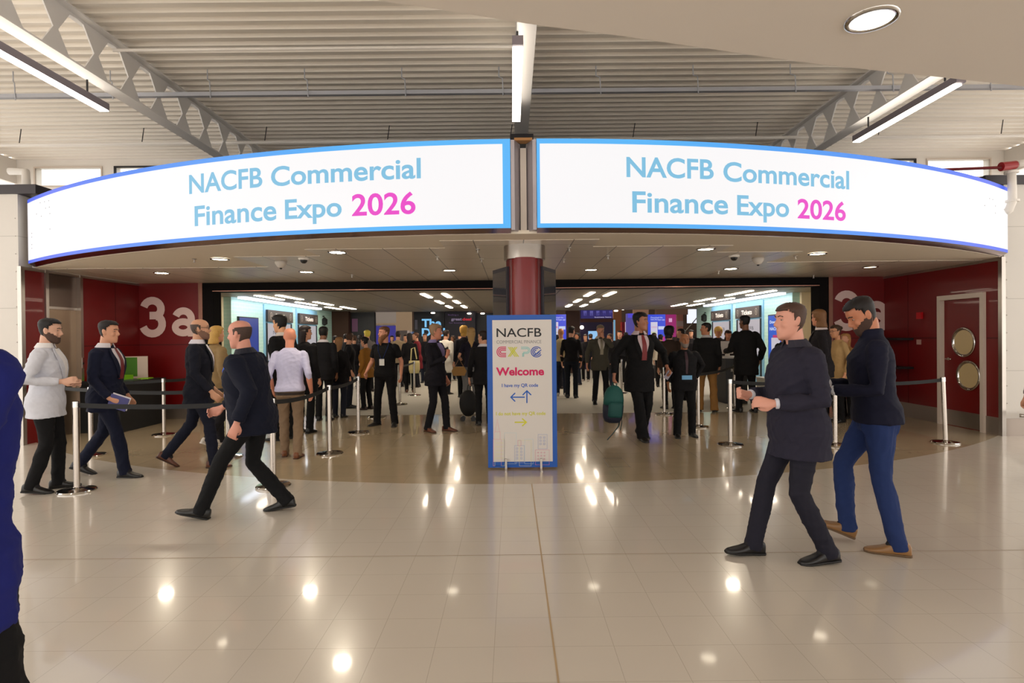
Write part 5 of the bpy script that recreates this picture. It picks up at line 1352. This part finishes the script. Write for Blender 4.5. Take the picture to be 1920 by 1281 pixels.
p_ = person(1572, 790, 612, 186, 'woman with glasses in a beige jacket between the two walking men', hair=(66, 46, 32), style='bun', fem=True, skin=(206, 146, 110), top=('jacket', (178, 146, 100)), trous=BK, shoe=(14, 12, 12), lod=1, glasses=True, Y=10.4, H=1.76, hp=10)
person(1588, 790, 640, 200, 'fair-haired person in a tan coat behind the beige jacket', hair=(176, 130, 80), style='long', fem=True, top=('coat', (170, 130, 80)), trous=BK, lod=2, Y=10.9, H=1.6)
# the two men walking left
p_ = person(1497, 1045, 569, 184, 'man in a long dark coat walking left, nearest on the right', hair=(72, 50, 40), style='short', skin=(212, 152, 132), top=('coat', (38, 36, 50)), trous=(30, 29, 40), shoe=(14, 10, 11), lod=0, girth=1.22, lean=4, hem=-.20, hp=2, wide=1.0,
       legs=(dict(x=-.13, p=4, yaw=0), dict(x=.27, p=-4, yaw=0)), arms=(dict(w=(.23, .17, 1.12), d=(1, -.25, .12), curl=.7, n=(0, -1, -.4), pole=(-.8, .5, -.7)), dict(w=(.25, .14, 1.15), d=(1, -.3, .1), curl=.75, n=(0, -1, .3), pole=(-.8, .5, -.7))), cuff=(206, 206, 216), Y=4.06, H=1.81, collar='shirt')
p_ = person(1643, 1043, 556, 158, 'dark-haired man in a navy sweater and blue jeans walking left, head down', hair=(24, 18, 17), style='fade', skin=(190, 124, 92), beard=((66, 44, 34), False), top=('sweater', (17, 18, 38)), trous=(32, 48, 92), shoe=(136, 98, 58), sole=(96, 72, 46), lod=0, girth=1.1, lean=5, collar='high', hem=-.05, hp=30, hy=14,
       legs=(dict(x=-.10, p=0, yaw=-4), dict(x=.17, p=-20, z=.02, yaw=0, free=True)), arms=(dict(w=(.26, .14, 1.12), d=(1, -.2, .2), curl=.9, n=(0, -1, .2), pole=(-.8, .5, -.7)), dict(w=(.27, .10, 1.15), d=(1, -.35, .15), curl=.9, n=(0, -1, .4), pole=(-.8, .6, -.7))), cuff=(220, 220, 226), Y=4.24)
ph = thing('phone', 'dark phone held by the man in jeans', 'phone', hp_world(p_, 0, .10, .045)); ph.rotation_euler = (0, .5, radians(158))
obj('body', Geo().box(-.07, .07, -.04, .04, -.005, .005), M_black, ph)
person(1976, 905, 0, 185, 'person in grey-brown clothes cropped at the right edge of the picture', top=('jacket', (120, 104, 108)), trous=(30, 26, 30), shoe=(150, 110, 90), lod=1, H=1.78)
# ---------------------------------------------------------------- the crowd further in
crowd = [
 (664, 17.5, 1.72, 100, (70, 46, 34), 'short', (24, 22, 28), 'dark-clad man in the crowd left of the mustard jacket, farther in', False),
 (648, 18.5, 1.78, 80, (24, 18, 18), 'short', (20, 18, 24), 'black-haired man at the far ticket window queue', False),
 (676, 19.0, 1.74, 120, (24, 18, 18), 'bob', (30, 24, 30), 'dark-haired woman in the far queue behind the mustard jacket', True),
 (690, 17.2, 1.86, 140, (200, 180, 70), 'thick', (96, 90, 90), 'fair-haired person in a grey sweater behind the bearded man', False),
 (746, 18.8, 1.84, 85, (36, 24, 20), 'short', (150, 130, 104), 'man in a cream shirt seen from behind, right of the bearded man', False),
 (762, 19.5, 1.74, 250, (30, 20, 20), 'long', (28, 22, 26), 'dark-haired woman behind the cream tote bag', True),
 (782, 18.6, 1.80, 190, (80, 50, 34), 'short', (104, 20, 30), 'man in a dark red jacket left of the grey-haired man', False),
 (797, 20.5, 1.78, 270, (70, 46, 30), 'short', (24, 22, 28), 'brown-haired man in front of the black stand', False),
 (835, 16.2, 1.84, 60, (44, 30, 26), 'short', (212, 206, 196), 'person in a white shirt behind the grey-haired man', False),
 (851, 21.5, 1.70, 200, (50, 34, 26), 'bob', (30, 26, 34), 'woman in front of the purple stand', True),
 (862, 22.5, 1.72, 280, (60, 40, 30), 'short', (44, 40, 44), 'man in front of the purple stand', False),
 (1046, 17.5, 1.68, 120, (24, 18, 18), 'short', (22, 20, 26), 'dark-clad person at the right edge of the welcome sign', False),
 (1085, 19.0, 1.74, 200, (20, 16, 16), 'bob', (24, 20, 24), 'dark-haired woman left of the grey-suited man', True),
 (1098, 20.5, 1.70, 250, (30, 20, 16), 'short', (22, 20, 26), 'man in black below the round white lamp', False),
 (1108, 22.0, 1.72, 100, (60, 40, 30), 'short', (30, 30, 44), 'man before the bright screen of the purple stand', False),
 (1146, 18.0, 1.70, 190, (60, 40, 30), 'short', (20, 18, 22), 'dark-clad person right of the grey-suited man', False),
 (1162, 19.0, 1.80, 260, (18, 14, 14), 'short', (18, 16, 20), 'black-haired man left of the tall man', False),
 (1174, 21.0, 1.76, 90, (30, 22, 20), 'short', (26, 22, 30), 'person behind the tall man', False),
 (1226, 20.0, 1.72, 270, (24, 18, 16), 'bob', (190, 176, 160), 'woman in a cream top below the far blue screen', True),
 (1238, 17.8, 1.66, 60, (30, 20, 18), 'short', (200, 190, 176), 'person in a pale shirt right of the tall man', False),
 (1296, 19.5, 1.80, 250, (24, 18, 18), 'thick', (24, 20, 24), 'person in black at the foot of the far stairs', False),
 (1050, 21.0, 1.74, 30, (80, 54, 36), 'short', (60, 54, 54), 'grey-clad man below the left blue screen', False),
 (628, 21.0, 1.74, 100, (20, 16, 16), 'short', (18, 18, 22), 'dark-haired man at the far end of the left ticket windows', False),
 (716, 21.5, 1.76, 220, (100, 70, 44), 'short', (34, 30, 36), 'man in front of the purple banner', False),
 (735, 22.5, 1.72, 280, (40, 28, 24), 'bob', (40, 34, 40), 'woman in front of the purple banner', True),
 (770, 23.0, 1.80, 300, (30, 24, 22), 'short', (26, 24, 30), 'tall man behind the white desk queue', False),
]
for px, Yc, H_, fc, hr, st_, tc, lb, fm in crowd:
    person(px, 0, 0, fc, lb, Y=Yc, H=H_*.985, hair=hr, style=st_, fem=fm, top=(random.choice(('jacket', 'shirt', 'coat')), tc), trous=random.choice((BK, (22, 22, 30), (30, 34, 48), (14, 12, 14))), lod=3 if Yc > 19 else 2, girth=random.uniform(1, 1.12), skin=random.choice((SK, SK, SK2, SK4)), shoe=random.choice(((16, 14, 14), (150, 140, 130), (40, 26, 20))))
# tote bag
tb = thing('tote_bag', 'cream tote bag with a long strap hanging in the crowd left of the grey-haired man', 'bag', at(777, 700, 16.5))
obj('bag_body', Geo().loft([[Vector((a*x, b*y, z)) for x, y in ((-1,-1),(1,-1),(1,1),(-1,1))] for z, a, b in ((0, .13, .03), (.1, .15, .05), (.3, .15, .05), (.36, .145, .02))]), mat((196, 182, 130), .8), tb, loc=None)
obj('strap', Geo().tube([(-.10, 0, .35), (-.08, .02, .7), (0, .06, .74), (.06, .06, .4)], [(.018, .006)]*4, 6), mat((196, 182, 130), .8), tb)
person(768, 0, 0, 100, 'person in black carrying the cream tote bag', Y=16.9, H=1.74, hair=(30, 20, 18), style='long', fem=True, top=('coat', (16, 14, 18)), trous=BK, shoe=(110, 70, 50), lod=2)
hb = thing('handbag', 'ochre handbag on the arm of the woman with long blond hair', 'bag', (at(861, 690, 12.25).x, 12.25, .80))
obj('bag_body', Geo().loft([[Vector((a*x, .05*y, z)) for x, y in ((-1,-1),(1,-1),(1,1),(-1,1))] for z, a in ((-.02, .12), (.08, .16), (.17, .11))]), mat((140, 98, 30), .5), hb)
obj('strap', Geo().tube([(-.1, 0, .16), (.0, 0, .34), (.1, 0, .16)], [.008]*3, 6), mat((120, 80, 30), .5), hb)
